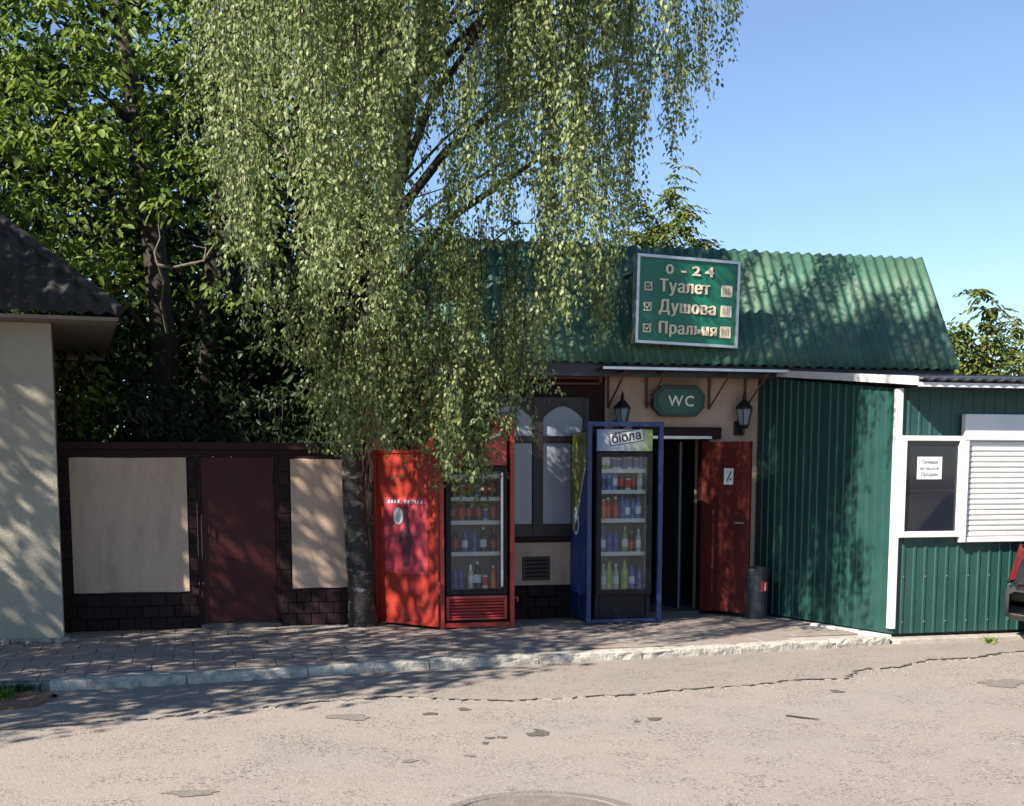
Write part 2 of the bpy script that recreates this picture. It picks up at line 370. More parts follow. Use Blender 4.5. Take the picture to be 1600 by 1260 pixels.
# kerb stones
kerb = struct(thing('kerb', 'low whitewashed kerb of concrete stones along the pavement edge', 'kerb')); kerb['kind'] = 'structure'
def along(pts, s):
    for a, b in zip(pts, pts[1:]):
        d = (b-a).length
        if s <= d: return a+(b-a)*(s/d), (b-a).normalized()
        s -= d
    return pts[-1], (pts[-1]-pts[-2]).normalized()
tot = sum((b-a).length for a, b in zip(KB, KB[1:])); s = sum((b-a).length for a, b in zip(KB[:2], KB[1:3]))+.08; k = 0
while s < tot-.2:
    ln = min(.98+random.uniform(-.06, .04), tot-s); p, d = along(KB, s); q, _ = along(KB, s+ln)
    mb = MB(Matrix.Translation(p) @ Matrix.Rotation(math.atan2((q-p).y, (q-p).x), 4, 'Z'))
    nx = 12; L_ = (q-p).length-.009; prof = [(0.0, -.05), (.0, .04), (.004, .068), (.022, .080), (.13, .083), (.135, -.05)]
    vs = []; 
    for i in range(nx+1):
        for (yy, zz) in prof:
            e = .012 if i in (0, nx) and zz > .06 else 0
            ch = random.gauss(0, .0035) if zz > .035 else 0
            vs.append((L_*i/nx, yy+random.gauss(0, .0025)+(.012 if random.random() < .08 and yy < .02 else 0), zz-e+ch*(.6 if yy > .1 else 1)))
    m_ = len(prof); fs = [(i*m_+j, (i+1)*m_+j, (i+1)*m_+(j+1), i*m_+j+1) for i in range(nx) for j in range(m_-1)]
    fs += [tuple(range(m_)), tuple(range((nx+1)*m_-1, nx*m_-1, -1))]
    mb.add(vs, fs); mb.build('kerb_stone', M['kerb'], kerb); s += ln; k += 1
# asphalt apron along the kerb with a broken front edge
edge_px = [(-260, 1168), (0, 1142), (150, 1130), (270, 1122), (330, 1112), (420, 1106), (500, 1097), (620, 1090), (700, 1094), (790, 1096), (880, 1092), (980, 1087), (1080, 1078), (1160, 1073),
           (1240, 1064), (1325, 1061), (1335, 1049), (1400, 1043), (1455, 1032), (1520, 1029), (1570, 1020), (1700, 1010)]
E_ = [Gz(px, py, RZ) for px, py in edge_px]
fe = []
for a, b in zip(E_, E_[1:]):
    for i in range(9):
        t = i/9; p = a.lerp(b, t); fe.append((p.x, p.y+random.gauss(0, .022)))
fe.append((E_[-1].x, E_[-1].y))
back = [(p.x, p.y+.02) for p in KB]+[(6.9, -2.05), (9.5, -2.05)]
apron = MB(); apron.prism(fe+back[::-1], RZ-.02, RZ+.006); struct(apron.build('asphalt_apron', M['apron']))
ps = MB()  # flat dark strips: shade of the crack at the apron edge put in as colour
for a, b in zip(fe, fe[1:]):
    if random.random() < (.3 if a[0] < 4.6 else .1): continue
    wv = (abs(random.gauss(.008, .010)) if a[0] > .6 else abs(random.gauss(.006, .006)))
    if a[0] > 4.6: wv *= 2.2
    ps.add([(a[0], a[1]+.012, RZ+.0095), (a[0], a[1]-wv, RZ+.0095), (b[0], b[1]-wv*random.uniform(.5, 1.2), RZ+.0095), (b[0], b[1]+.012, RZ+.0095)], [(0, 1, 2, 3)])
ps.build('crack_shade', M['tar'], road)
def blot(px, py, wpx, hpx, mat, name='tar_patch', z=.004):
    c = Gz(px, py, RZ); a = Gz(px-wpx/2, py, RZ); b = Gz(px, py-hpx/2, RZ); rx = (a-c).length; ry = abs((b-c).y)
    n = 26; ph = [random.uniform(0, 6.28) for _ in range(4)]
    pts = []
    for i in range(n):
        t = 2*math.pi*i/n; r = 1+.25*math.sin(2*t+ph[0])+.18*math.sin(3*t+ph[1])+.12*math.sin(7*t+ph[2])
        pts.append((c.x+rx*r*math.cos(t), c.y+ry*r*math.sin(t), RZ+z))
    MB().add(pts, [tuple(range(n))]).build(name, mat, road)
for b in [(842, 1147, 34, 9), (765, 1154, 14, 3), (785, 1153, 16, 3), (758, 1162, 12, 3), (838, 1141, 8, 3), (672, 1116, 20, 5), (725, 1109, 22, 4), (1022, 1124, 26, 4), (995, 1128, 12, 3), (1308, 1081, 24, 4)]:
    blot(*b, M['tar'])
M['faint'] = pm('faint_stain', (.16, .145, .132), .9, .2, 14, .4, 60)
for b in [(545, 1121, 60, 10), (1568, 1068, 74, 13), (640, 1190, 30, 4), (735, 1182, 18, 3), (300, 1240, 90, 8)]: blot(*b, M['faint'], 'oil_stain')
# bare soil beside the kerb's left end
sp = [Gz(px, py, RZ) for px, py in [(-200, 1098), (20, 1088), (70, 1081), (86, 1090), (60, 1104), (0, 1113), (-200, 1130)]]
sq = []
for a, b in zip(sp, sp[1:]+sp[:1]):
    for i in range(8): p = a.lerp(b, i/8); sq.append((p.x+random.gauss(0, .015), p.y+random.gauss(0, .03)))
MB().prism(sq, RZ-.02, RZ+.02).build('soil', M['soil'])['kind'] = 'structure'
# loose chips
mb = MB()
for i in range(1500):
    if i < 700:
        a = random.choice(fe); x, y = a[0]+random.gauss(0, .15), a[1]-abs(random.gauss(0, .12)); z = RZ
    elif i < 900:
        x = random.uniform(-2, 6.2); y = kerb_y(x)-abs(random.gauss(0, .05)); z = RZ+.014
    else:
        x = random.uniform(-2.5, 7); y = random.uniform(-7.6, -4); z = RZ
    r = random.uniform(.003, .009) if i >= 200 else random.uniform(.005, .016)
    mb.add([(x+r*random.uniform(.5, 1.2), y, z), (x-r*.5, y+r*random.uniform(.6, 1.1), z), (x-r*.6, y-r*random.uniform(.6, 1.1), z), (x, y, z+r*random.uniform(.5, 1.1))], [(0, 1, 3), (1, 2, 3), (2, 0, 3)])
o = mb.build('gravel', M['concrete']); o['kind'] = 'stuff'
# manhole
c = Gz(846, 1281, RZ); mh = thing('manhole_cover', 'round grey concrete manhole cover set in the near road', 'manhole', (c.x, c.y, RZ))
MB().lathe([(.50, -.03), (.50, .008), (.49, .014), (.43, .014), (.425, .006)], 48, c).build('ring', M['faint'], mh)
MB().lathe([(.415, -.03), (.415, .010), (.41, .013), (.05, .013), (.045, .010), (.04, .013)], 48, c).build('lid', M['faint'], mh)

# ================================================================== boundary wall with steel door
bw = thing('boundary_wall', 'low maroon boundary wall with cream plaster panels and a steel door', 'wall', (.2, .1, 0))
WT = 1.80
mb = MB(); mb.box(-1.32, .05, .0, .22, 0, 1.70); mb.box(.845, 1.66, .0, .22, 0, 1.70); mb.box(-1.32, 1.66, .003, .218, 1.7, WT-.05); mb.build('wall', M['maroon'], bw, .004)
MB().box(-1.34, 1.68, -.045, .26, WT-.05, WT+.02).build('coping', M['maroon'], bw, .008)
def panel(x0, x1, z0, z1):
    n = 9; top = [(x1+(x0-x1)*i/n, z1+random.gauss(0, .003)) for i in range(n+1)]; bot = [(x0+(x1-x0)*i/n, z0+random.gauss(0, .004)) for i in range(n+1)]
    MB().slab(bot+top, -.014, .01).build('plaster_panel', M['cream'], bw, .003)
panel(-1.125, -.04, .365, 1.67); panel(.962, 1.60, .37, 1.66)
for x0, x1 in ((-1.32, -1.135), (-.03, .05), (.845, .952)):
    k = 0
    z = .42
    while z < 1.62:
        MB().box(x0+.004, x1-.004, -.024, .0, z+.004, z+.135).build('tile', M['tile'], bw, .004); z += .14
def plinth(x0, x1, z1, parent, y=0.0, w=.15, proud=.03):
    rows = max(1, round(z1/.12)); hh = z1/rows
    for r in range(rows):
        x = x0-(w/2 if r % 2 else 0)
        while x < x1-.01:
            a, b = max(x, x0), min(x+w, x1)
            if b-a > .03: MB().box(a+.004, b-.004, y-proud-random.uniform(0, .004), y, r*hh+.004, (r+1)*hh-.004).build('tile', M['tile'], parent, .004)
            x += w
plinth(-1.32, .05, .345, bw); plinth(.845, 1.62, .345, bw)
gd = link('steel_door', None, bw, (.44, .05, 0))
MB().box(.09, .81, .045, .075, .05, 1.68).build('door_leaf', M['maroondoor'], gd, .004)
f = MB(); f.box(.052, .088, .012, .1, 0, 1.69); f.box(.812, .843, .012, .1, 0, 1.69); f.box(.088, .812, .015, .1, 1.683, 1.698); f.build('frame', M['maroon'], gd)
for z in (.25, 1.4): MB().tube([(.80, .035, z), (.80, .035, z+.12)], .014, 8).build('hinge', M['maroon'], gd)
h_ = MB(); h_.tube([(.16, .045, .92), (.16, .0, .92), (.16, 0, 1.05), (.16, .045, 1.05)], .008); h_.build('handle', M['maroon'], gd)
MB().box(.06, .84, -.06, .06, 0, .03).build('threshold', M['faint2'], bw, .004)

# ================================================================== corrugated sheet helper
def corr(name, o, ux, us, width, length, mat, parent, pitch=.127, amp=.019, th=.009, ph=0.0):
    """wavy sheet: origin o, unit ux across the waves, unit us up the slope"""
    ux = Vector(ux).normalized(); us = Vector(us).normalized(); n = ux.cross(us).normalized()
    nx = int(round(width/pitch*8)); ns = 4; vs = []
    for side in (0, 1):
        for j in range(ns+1):
            for i in range(nx+1):
                d = width*i/nx; zz = amp*math.sin(2*math.pi*(d+ph)/pitch)-side*th
                vs.append(Vector(o)+ux*d+us*(length*j/ns)+n*zz)
    W = nx+1; K = W*(ns+1); fs = []
    for j in range(ns):
        for i in range(nx):
            a = j*W+i; fs += [(a, a+1, a+W+1, a+W), (K+a, K+a+W, K+a+W+1, K+a+1)]
    for i in range(nx): a = i; b = ns*W+i; fs += [(a, K+a, K+a+1, a+1), (b, b+1, K+b+1, K+b)]
    for j in range(ns): a = j*W; b = j*W+nx; fs += [(a, a+W, K+a+W, K+a), (b, K+b, K+b+W, b+W)]
    return MB().add(vs, fs).build(name, mat, parent, smooth=True)

# ================================================================== toilet building
tb = thing('toilet_building', 'long low toilet building with green wavy roof and open maroon door', 'building', (4.9, 2, 0))
BX0, BX1, BD = 2.0, 8.0, 4.0; EZ = 2.60; DX0, DX1, DH = 4.66, 5.36, 1.88
mb = MB(); mb.box(4.24, DX0, 0, .25, 0, DH); mb.box(DX1, BX1, 0, .25, 0, DH); mb.box(4.24, BX1, 0, .25, DH, EZ-.02); mb.build('cream_wall', M['cream'], tb)
mb = MB(); mb.box(BX0, 4.24, .0, .25, 0, EZ-.10); mb.build('maroon_wall', M['maroon'], tb)
mb = MB(); mb.box(BX0, 4.235, -.02, .0, .35, .80); mb.build('cream_band', M['cream'], tb, .004)
MB().box(BX0, 4.2, -.022, .23, EZ-.10, EZ-.02).build('cream_frieze', M['cream'], tb)
mb = MB(); mb.box(BX0, BX0+.25, .25, BD, 0, EZ-.02); mb.box(BX1-.25, BX1, .25, BD, 0, EZ-.02); mb.box(BX0, BX1, BD, BD+.25, 0, EZ-.02); mb.build('back_walls', M['maroon'], tb)
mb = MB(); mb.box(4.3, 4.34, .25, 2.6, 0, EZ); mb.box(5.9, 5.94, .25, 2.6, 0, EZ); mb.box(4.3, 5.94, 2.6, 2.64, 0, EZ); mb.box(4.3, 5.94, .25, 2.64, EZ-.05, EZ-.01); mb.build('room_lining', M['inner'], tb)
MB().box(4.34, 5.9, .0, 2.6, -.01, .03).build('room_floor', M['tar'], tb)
plinth(BX0+.05, 4.24, .34, tb); 
# window pair with arched top lights
wd = link('window', None, tb, (3.4, -.02, 1.6))
W0, W1 = FX(752, 0), FX(918, 0)
fr = MB(); z0, z1 = .86, 2.30
fr.box(W0, W0+.07, -.05, .0, z0, z1); fr.box(W1-.06, W1, -.05, .0, z0, z1)
xm0, xm1 = FX(831, 0), FX(847, 0)
fr.box(xm0, xm1, -.05, .0, z0, z1); fr.box(W0+.07, xm0, -.045, 0, 1.83, 1.90); fr.box(xm1, W1-.06, -.045, 0, 1.83, 1.90)
fr.box(W0+.07, xm0, -.045, 0, z0, .99); fr.box(xm1, W1-.06, -.045, 0, z0, .99); fr.build('frame', M['brown'], wd, .004)
for (a, b) in ((W0+.07, xm0), (xm1, W1-.06)):
    MB().box(a+.003, b-.003, -.02, -.004, .992, 1.828).build('pane', M['paneW'], wd)
    n = 12; arc = [(b-.003-(b-a-.006)*i/n, 2.09+.12*math.sin(math.pi*i/n)) for i in range(n+1)]
    MB().slab([(a+.003, 1.902), (b-.003, 1.902)]+arc, -.02, -.004).build('arched_pane', M['paneW'], wd)
    top = [(b-(b-a)*i/n, 2.30) for i in range(n+1)]; bot = [(a+(b-a)*i/n, 2.09+.12*math.sin(math.pi*i/n)) for i in range(n+1)]
    q = MB(); 
    for i in range(n): q.add([(bot[i][0], -.045, bot[i][1]), (bot[i+1][0], -.045, bot[i+1][1]), (bot[i+1][0], -.045, 2.3), (bot[i][0], -.045, 2.3), (bot[i][0], 0, bot[i][1]), (bot[i+1][0], 0, bot[i+1][1])], [(0, 1, 2, 3), (1, 0, 4, 5)])
    q.build('arch_spandrel', M['brown'], wd)
MB().box(W0-.03, W1+.03, -.075, 0, .81, .858).build('sill', M['maroon'], wd, .004)
v0, v1 = Fy(815, 870), Fy(858, 906); vn = link('vent_cover', None, tb, (3.5, 0, .5))
q = MB(); q.box(v0.x, v1.x, -.036, -.021, v1.z, v0.z); q.build('plate', M['brown'], vn, .003)
for i in range(5): MB().box(v0.x+.03, v1.x-.03, -.044, -.037, v1.z+.03+i*.042, v1.z+.05+i*.042).build('slat', M['maroon'], vn)
# door opening
df = link('door_frame', None, tb, (5, 0, 0))
q = MB(); q.box(DX0-.04, DX0+.03, -.02, .1, 0, DH); q.box(DX1-.03, DX1+.05, -.02, .1, 0, DH); q.build('jamb', M['maroon'], df, .003)
MB().box(DX0-.12, DX1+.17, -.07, .05, DH+.002, DH+.125).build('lintel', M['maroon'], df, .004)
MB().box(DX0, DX1+.05, -.095, -.072, DH+.002, DH+.03).build('drip_strip', M['steel'], df)
hx, hy = DX1-.02, -.03; ang = math.atan2(-.54, .32)
T = Matrix.Translation((hx, hy, 0)) @ Matrix.Rotation(ang, 4, 'Z')
dl = link('open_door', None, tb, (hx, hy, 0))
q = MB(T); q.box(0, .62, -.02, .02, .05, DH-.03); q.build('door_leaf', M['entrance'], dl, .003)
for z in (.12, .95, 1.66): MB(T).box(.045, .58, -.028, -.0205, z, z+.1).build('rail', M['entrance'], dl, .003)
for i in range(4): MB(T).box(.045+i*.135, .045+i*.135+.127, -.0245, -.0202, .225, .945).build('plank', M['entrance'], dl, .002)
for i in range(4): MB(T).box(.045+i*.135, .045+i*.135+.127, -.0245, -.0202, 1.055, 1.655).build('plank', M['entrance'], dl, .002)
MB(T).tube([(.56, -.025, 1.0), (.56, -.065, 1.0), (.47, -.065, 1.0)], .009).build('handle', M['steel'], dl)
no = thing('door_notice', 'small white paper notice taped to the open maroon door', 'notice', (5.55, -.4, 1.5))
MB(T).box(.30, .42, -.0315, -.030, 1.40, 1.57).build('paper', M['paper'], no)
q = MB(T); q.add([(.33, -.0325, 1.43), (.345, -.0325, 1.43), (.40, -.0325, 1.54), (.385, -.0325, 1.54)], [(0, 1, 2, 3)]); q.add([(.37, -.0325, 1.45), (.395, -.0325, 1.445), (.395, -.0325, 1.46), (.375, -.0325, 1.465)], [(0, 1, 2, 3)]); q.build('print', M['ink'], no)
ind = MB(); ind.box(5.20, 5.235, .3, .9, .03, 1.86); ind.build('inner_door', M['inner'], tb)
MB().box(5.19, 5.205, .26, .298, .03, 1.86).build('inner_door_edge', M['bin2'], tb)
# roof
rf = link('roof', None, tb, (4.9, .5, EZ))
ey, ez, ry_, rz_ = -.42, EZ+.03, .42, FZ(1210, 394, .42); RX0, RX1 = 2.0, FX(1500, ey, 578)
us = Vector((0, ry_-ey, rz_-ez)); sl = us.length; ns_ = 6; wsh = (RX1-RX0)/ns_
for i in range(ns_):
    corr('roof_sheet', (RX0+i*wsh, ey, ez+(.006 if i % 2 else 0)), (1, 0, 0), us, wsh+.04 if i < ns_-1 else wsh, sl, M['roofgreen'], rf, ph=i*wsh)
mb = MB(); mb.box(RX0, RX1, ry_+.03, BD+.3, rz_-.07, rz_-.01); mb.box(RX0+.05, RX1-.13, BD+.27, BD+.295, EZ-.1, rz_-.072); mb.build('roof_deck', M['roofdark'], rf)
mb = MB(); mb.add([(RX1-.12, ey+.08, ez), (RX1-.12, BD+.25, ez), (RX1-.12, BD+.25, rz_-.08), (RX1-.12, ry_-.02, rz_-.08), (RX1-.09, ey+.08, ez), (RX1-.09, BD+.25, ez), (RX1-.09, BD+.25, rz_-.08), (RX1-.09, ry_-.02, rz_-.08)],
                   [(0, 1, 2, 3), (7, 6, 5, 4), (0, 4, 5, 1), (1, 5, 6, 2), (2, 6, 7, 3), (3, 7, 4, 0)]); mb.build('gable', M['trimdark'], rf)
mb = MB(); mb.box(RX0+.05, RX1-.03, ey+.07, ey+.095, ez-.13, ez+.07); mb.build('fascia', M['trimdark'], rf)
mb = MB(); mb.box(RX0+.05, RX1-.03, ey+.1, 0.0, ez-.06, ez-.035); mb.build('soffit', M['trimdark'], rf)
# canopy over the door and its brackets
cn = link('canopy', None, tb, (5.1, -.3, 2.6))
cx0, cx1 = FX(945, -.62, 575), FX(1232, -.62, 578); cz = FZ(1050, 577, -.62)
MB().box(cx0, cx1, -.62, ey+.06, cz-.012, cz+.012).build('sheet', M['trimdark'], cn)
MB().box(cx0-.02, cx1, -.632, -.622, cz-.012, cz+.014).build('edge_trim', M['steel'], cn)
for px in (950, 1010, 1108, 1164):
    x = FX(px, -.02, 610); q = MB(); a = (x, -.025, cz-.02); b = (x, -.025, cz-.36); c = (x, -.58, cz-.025)
    q.tube([a, b], .012, 4); q.tube([b, c], .012, 4); q.tube([a, c], .01, 4); q.build('bracket', M['rust'], cn)
# rusty pipe under the eave
q = MB(); zp = EZ-.10; x1 = FX(938, -.12, 580)
q.tube([(2.0, -.12, zp), (x1, -.12, zp)], .018, 8); q.tube([(x1, -.12, zp+.10), (x1, -.12, zp-.05)], .022, 8); q.tube([(2.6, -.12, zp-.07), (x1, -.12, zp-.06)], .012, 8)
tag(q.build('gas_pipe', M['rust']), 'rusty brown pipe running under the green roof eave', 'pipe')

# ================================================================== main sign on the roof
sx0, sx1 = FX(991, -.5, 470), FX(1160, -.5, 470); sw = sx1-sx0; szb = FZ(991, 536, -.5); szt = FZ(991, 396, -.5); sh = szt-szb
sg = thing('roof_sign', 'large green roof sign listing services with cream Cyrillic letters', 'sign', (sx0, -.5, szb))
T = Matrix.Translation((sx0, -.52, szb)) @ Matrix.Rotation(R(6), 4, 'Z') @ Matrix.Rotation(R(1.1), 4, 'Y')
MB(T).box(.03, sw-.03, 0, .06, .03, sh-.03).build('board', M['signgreen'], sg)
q = MB(T); q.box(0, .03, -.02, .08, 0, sh); q.box(sw-.03, sw, -.02, .08, 0, sh); q.box(.03, sw-.03, -.02, .08, 0, .03); q.box(.03, sw-.03, -.02, .08, sh-.03, sh); q.build('frame', M['steel'], sg, .003)
def st(s, x, z, size, **k): text_obj('lettering', s, size, M['letter'], sg, T @ Matrix.Translation((x*sw, -.006, z*sh)) @ Matrix.Diagonal((.92, 1, 1, 1)), extrude=.010, **k)
for s_, x_ in (('0', .27), ('-', .42), ('2', .53), ('4', .66)):
    text_obj('lettering', s_, .13, M['letter'], sg, T @ Matrix.Translation((x_*sw, -.006, .80*sh)) @ Matrix.Diagonal((1.45, 1, 1, 1)), extrude=.010, bold=.003)
for s_, z in (('Туалет', .595), ('Душова', .365), ('Пральня', .125)):
    for k_ in (-1, 0, 1): text_obj('lettering', s_, .172 if len(s_) < 7 else .165, M['letter'], sg, T @ Matrix.Translation((.215*sw+k_*.006, -.006-.0007*k_, z*sh+.001*k_)) @ Matrix.Diagonal((.92, 1, 1, 1)), extrude=.010, space=1.1)
    q = MB(T); x, zz, w_ = .075*sw, z*sh, .085
    q.box(x, x+.012, -.012, 0, zz, zz+w_); q.box(x+w_-.012, x+w_, -.012, 0, zz, zz+w_); q.box(x+.012, x+w_-.012, -.012, 0, zz, zz+.012); q.box(x+.012, x+w_-.012, -.012, 0, zz+w_-.012, zz+w_)
    q.tube([(x+.022, -.008, zz+.05), (x+.038, -.008, zz+.026), (x+.085, -.008, zz+.092)], .008, 4); q.build('tick_box', M['letter'], sg)
    q = MB(T); x = .825*sw; q.box(x, x+.125, -.008, 0, zz-.012, zz+.105); q.build('pictogram', M['letter'], sg, .002)
    q = MB(T)
    for i_ in range(5): q.box(x+.02+.018*i_, x+.026+.018*i_, -.0095, -.0082, zz+.012+.006*(i_ % 2), zz+.085-.01*(i_ % 3))
    q.build('pictogram_lines', M['rust'], sg)
for x in (sx0+.2, sx1-.2):
    MB(T).tube([(x-sx0, .062, .15), (x-sx0, .3, .12)], .016, 5).build('strut', M['iron'], sg); MB(T).tube([(x-sx0, .062, sh-.12), (x-sx0, .75, sh-.12)], .016, 5).build('strut', M['iron'], sg)
# ================================================================== WC plaque
p0, p1 = Fy(1022, 602, -.16), Fy(1101, 651, -.16); pw, ph_ = p1.x-p0.x, p0.z-p1.z
wc = thing('wc_plaque', 'green octagonal plaque reading WC above the doorway', 'sign', (p0.x, -.16, p1.z))
c_ = .09; poly = [(p0.x+c_, p1.z), (p1.x-c_, p1.z), (p1.x, p1.z+c_), (p1.x, p0.z-c_), (p1.x-c_, p0.z), (p0.x+c_, p0.z), (p0.x, p0.z-c_), (p0.x, p1.z+c_)]
MB().slab(poly, -.16, -.06).build('box', M['signdark'], wc, .006)
cxm, czm = (p0.x+p1.x)/2, (p0.z+p1.z)/2
inn = [(cxm+(x-cxm)*.86, czm+(z-czm)*.80) for x, z in poly]; MB().slab(inn, -.168, -.161).build('face', M['plaque'], wc, .003)
text_obj('lettering', 'WC', .155, M['letter2'], wc, Matrix.Translation((cxm+.015, -.172, czm-.055)), extrude=.004, bold=.002, align='CENTER', space=1.25)
q = MB(); q.box(cxm-.2, cxm-.17, -.06, .0, czm-.03, czm+.03); q.box(cxm+.17, cxm+.2, -.06, .0, czm-.03, czm+.03); q.build('mount', M['iron'], wc)

# ================================================================== coach lanterns
def lantern(px, py_top, py_bot, label):
    p = Fy(px, py_bot, -.16); zt = FZ(px, py_top, -.16); k = (zt-p.z)/.42
    t = thing('wall_lantern', label, 'lamp', (p.x, -.02, p.z), 'coach lanterns on the toilet wall')
    T = Matrix.Translation((p.x, -.16, p.z)) @ Matrix.Scale(k, 4)
    MB(T).box(-.045, .045, .12/k, .158/k, .0, .14).build('wall_plate', M['iron'], t, .004)
    MB(T).tube([(0, .13/k, .05), (0, .06, .0), (0, .0, .02), (0, 0, .07)], .011, 6).build('arm', M['iron'], t)
    MB(T).lathe([(.03, .06), (.052, .085), (.050, .10)], 6).build('cup', M['iron'], t)
    g = MB(T).lathe([(.046, .10), (.078, .25)], 6).build('glass', M['clearlamp'], t)
    b = MB(T)
    for j in range(6):
        a = j*math.pi/3; b.tube([(.048*math.cos(a), .048*math.sin(a), .10), (.081*math.cos(a), .081*math.sin(a), .25)], .005, 4)
    b.build('cage', M['iron'], t)
    MB(T).lathe([(.092, .25), (.094, .262), (.055, .305), (.045, .315), (.024, .335), (.018, .35)], 6).build('cap', M['iron'], t)
    MB(T).lathe([(.016, .35), (.024, .37), (.012, .385), (.016, .395), (.004, .42)], 8).build('finial', M['iron'], t)
M['clearlamp'] = pm('lantern_glass', (.25, .28, .33), .12, .1, 8)
lantern(972, 612, 678, 'black coach lantern above the blue framed cooler')
lantern(1162, 612, 680, 'black coach lantern beside the green kiosk wall')

# ================================================================== bin
b0 = Gz(1181, 966, 0); bn = thing('litter_bin', 'dark grey round litter bin with a red sticker by the kiosk', 'bin', (b0.x, b0.y, 0))
MB().lathe([(.108, .0), (.112, .02), (.124, .46), (.128, .47), (.128, .49), (.118, .49), (.11, .40)], 20, (b0.x, b0.y, .002)).build('body', M['bin'], bn, smooth=False)
MB().lathe([(.129, .488), (.131, .50), (.125, .525), (.05, .545), (.01, .547)], 20, (b0.x, b0.y, .004)).build('lid', M['bin'], bn)
q = MB(); 
for i in range(6):
    a0, a1 = R(-95+i*8), R(-95+(i+1)*8); r = .1235
    q.add([(b0.x+r*math.cos(a0), b0.y+r*math.sin(a0), .29), (b0.x+r*math.cos(a1), b0.y+r*math.sin(a1), .29), (b0.x+(r+.004)*math.cos(a1), b0.y+(r+.004)*math.sin(a1), .40), (b0.x+(r+.004)*math.cos(a0), b0.y+(r+.004)*math.sin(a0), .40)], [(0, 1, 2, 3)])
q.build('sticker', M['lblR'], bn)
q = MB(); a0 = R(-72); q.tube([(b0.x+.13*math.cos(a0), b0.y+.13*math.sin(a0), .30), (b0.x+.133*math.cos(a0), b0.y+.133*math.sin(a0), .385)], .009, 5); q.build('sticker_print', M['lblW'], bn)

# ================================================================== bottles
def bottle_mesh(name, body, label, cap, h=.23, r=.032):
    q = MB(); q.lathe([(r*.9, 0), (r, .01), (r, h*.22)], 10); q.m = 1; q.lathe([(r*1.01, h*.22), (r*1.01, h*.52)], 10)
    q.m = 0; q.lathe([(r, h*.52), (r*.98, h*.62), (r*.5, h*.8), (r*.36, h*.9)], 10); q.m = 2; q.lathe([(r*.42, h*.9), (r*.42, h)], 8)
    return q.mesh(name, [M[body], M[label], M[cap]])
def can_mesh(name, body, label):
    q = MB(); q.lathe([(.026, 0), (.032, .012), (.032, .03)], 10); q.m = 1; q.lathe([(.0322, .03), (.0322, .11)], 10); q.m = 0; q.lathe([(.032, .11), (.027, .128)], 10)
    return q.mesh(name, [M[body], M[label]])
BOT = dict(water=bottle_mesh('bottle', 'water', 'lblB', 'lblB'), waterw=bottle_mesh('bottle', 'water', 'lblW', 'lblB', .25, .034), cola=bottle_mesh('bottle', 'cola', 'lblR', 'lblR'), clear=bottle_mesh('bottle', 'clear', 'lblW', 'lblW', .25),
           yellow=bottle_mesh('bottle', 'yellow', 'lblY', 'lblY', .28, .038), orange=bottle_mesh('bottle', 'orange', 'orange', 'lblW', .22), red=bottle_mesh('bottle', 'redb', 'lblR', 'lblW', .22), green=bottle_mesh('bottle', 'greenb', 'lblW', 'lblY', .25),
           colaw=bottle_mesh('bottle', 'cola', 'lblW', 'lblW', .26, .036), canred=can_mesh('can', 'steelc', 'lblR') if 'steelc' in M else can_mesh('can', 'shelf', 'lblR'), bluecan=can_mesh('can', 'shelf', 'lblB'))
DESC = dict(water=('blue bottle', 'bottle'), waterw=('blue bottle with white label', 'bottle'), cola=('dark bottle with red label', 'bottle'), clear=('pale bottle', 'bottle'), yellow=('big yellow bottle', 'bottle'), orange=('orange bottle', 'bottle'),
            red=('red bottle', 'bottle'), green=('green bottle', 'bottle'), colaw=('dark bottle with white label', 'bottle'), canred=('red can', 'can'), bluecan=('blue can', 'can'))
ORD = ['first', 'second', 'third', 'fourth', 'fifth', 'sixth', 'seventh', 'eighth', 'ninth']
def stock(row, x0, x1, y, z, where, shelf):
    n = len(row)
    for i, k in enumerate(row):
        if not k: continue
        d, c = DESC[k]; x = x0+(x1-x0)*(i+.5)/n+random.gauss(0, .006)
        o = link(c, BOT[k], None, (x, y+random.gauss(0, .012), z)); o.scale = [random.uniform(.9, 1.06)]*3; o.rotation_euler = (0, 0, random.uniform(0, 6.28))
        tag(o, f'{d}, {ORD[i]} from left on {shelf} shelf of {where}', c, f'drinks in the {where}')

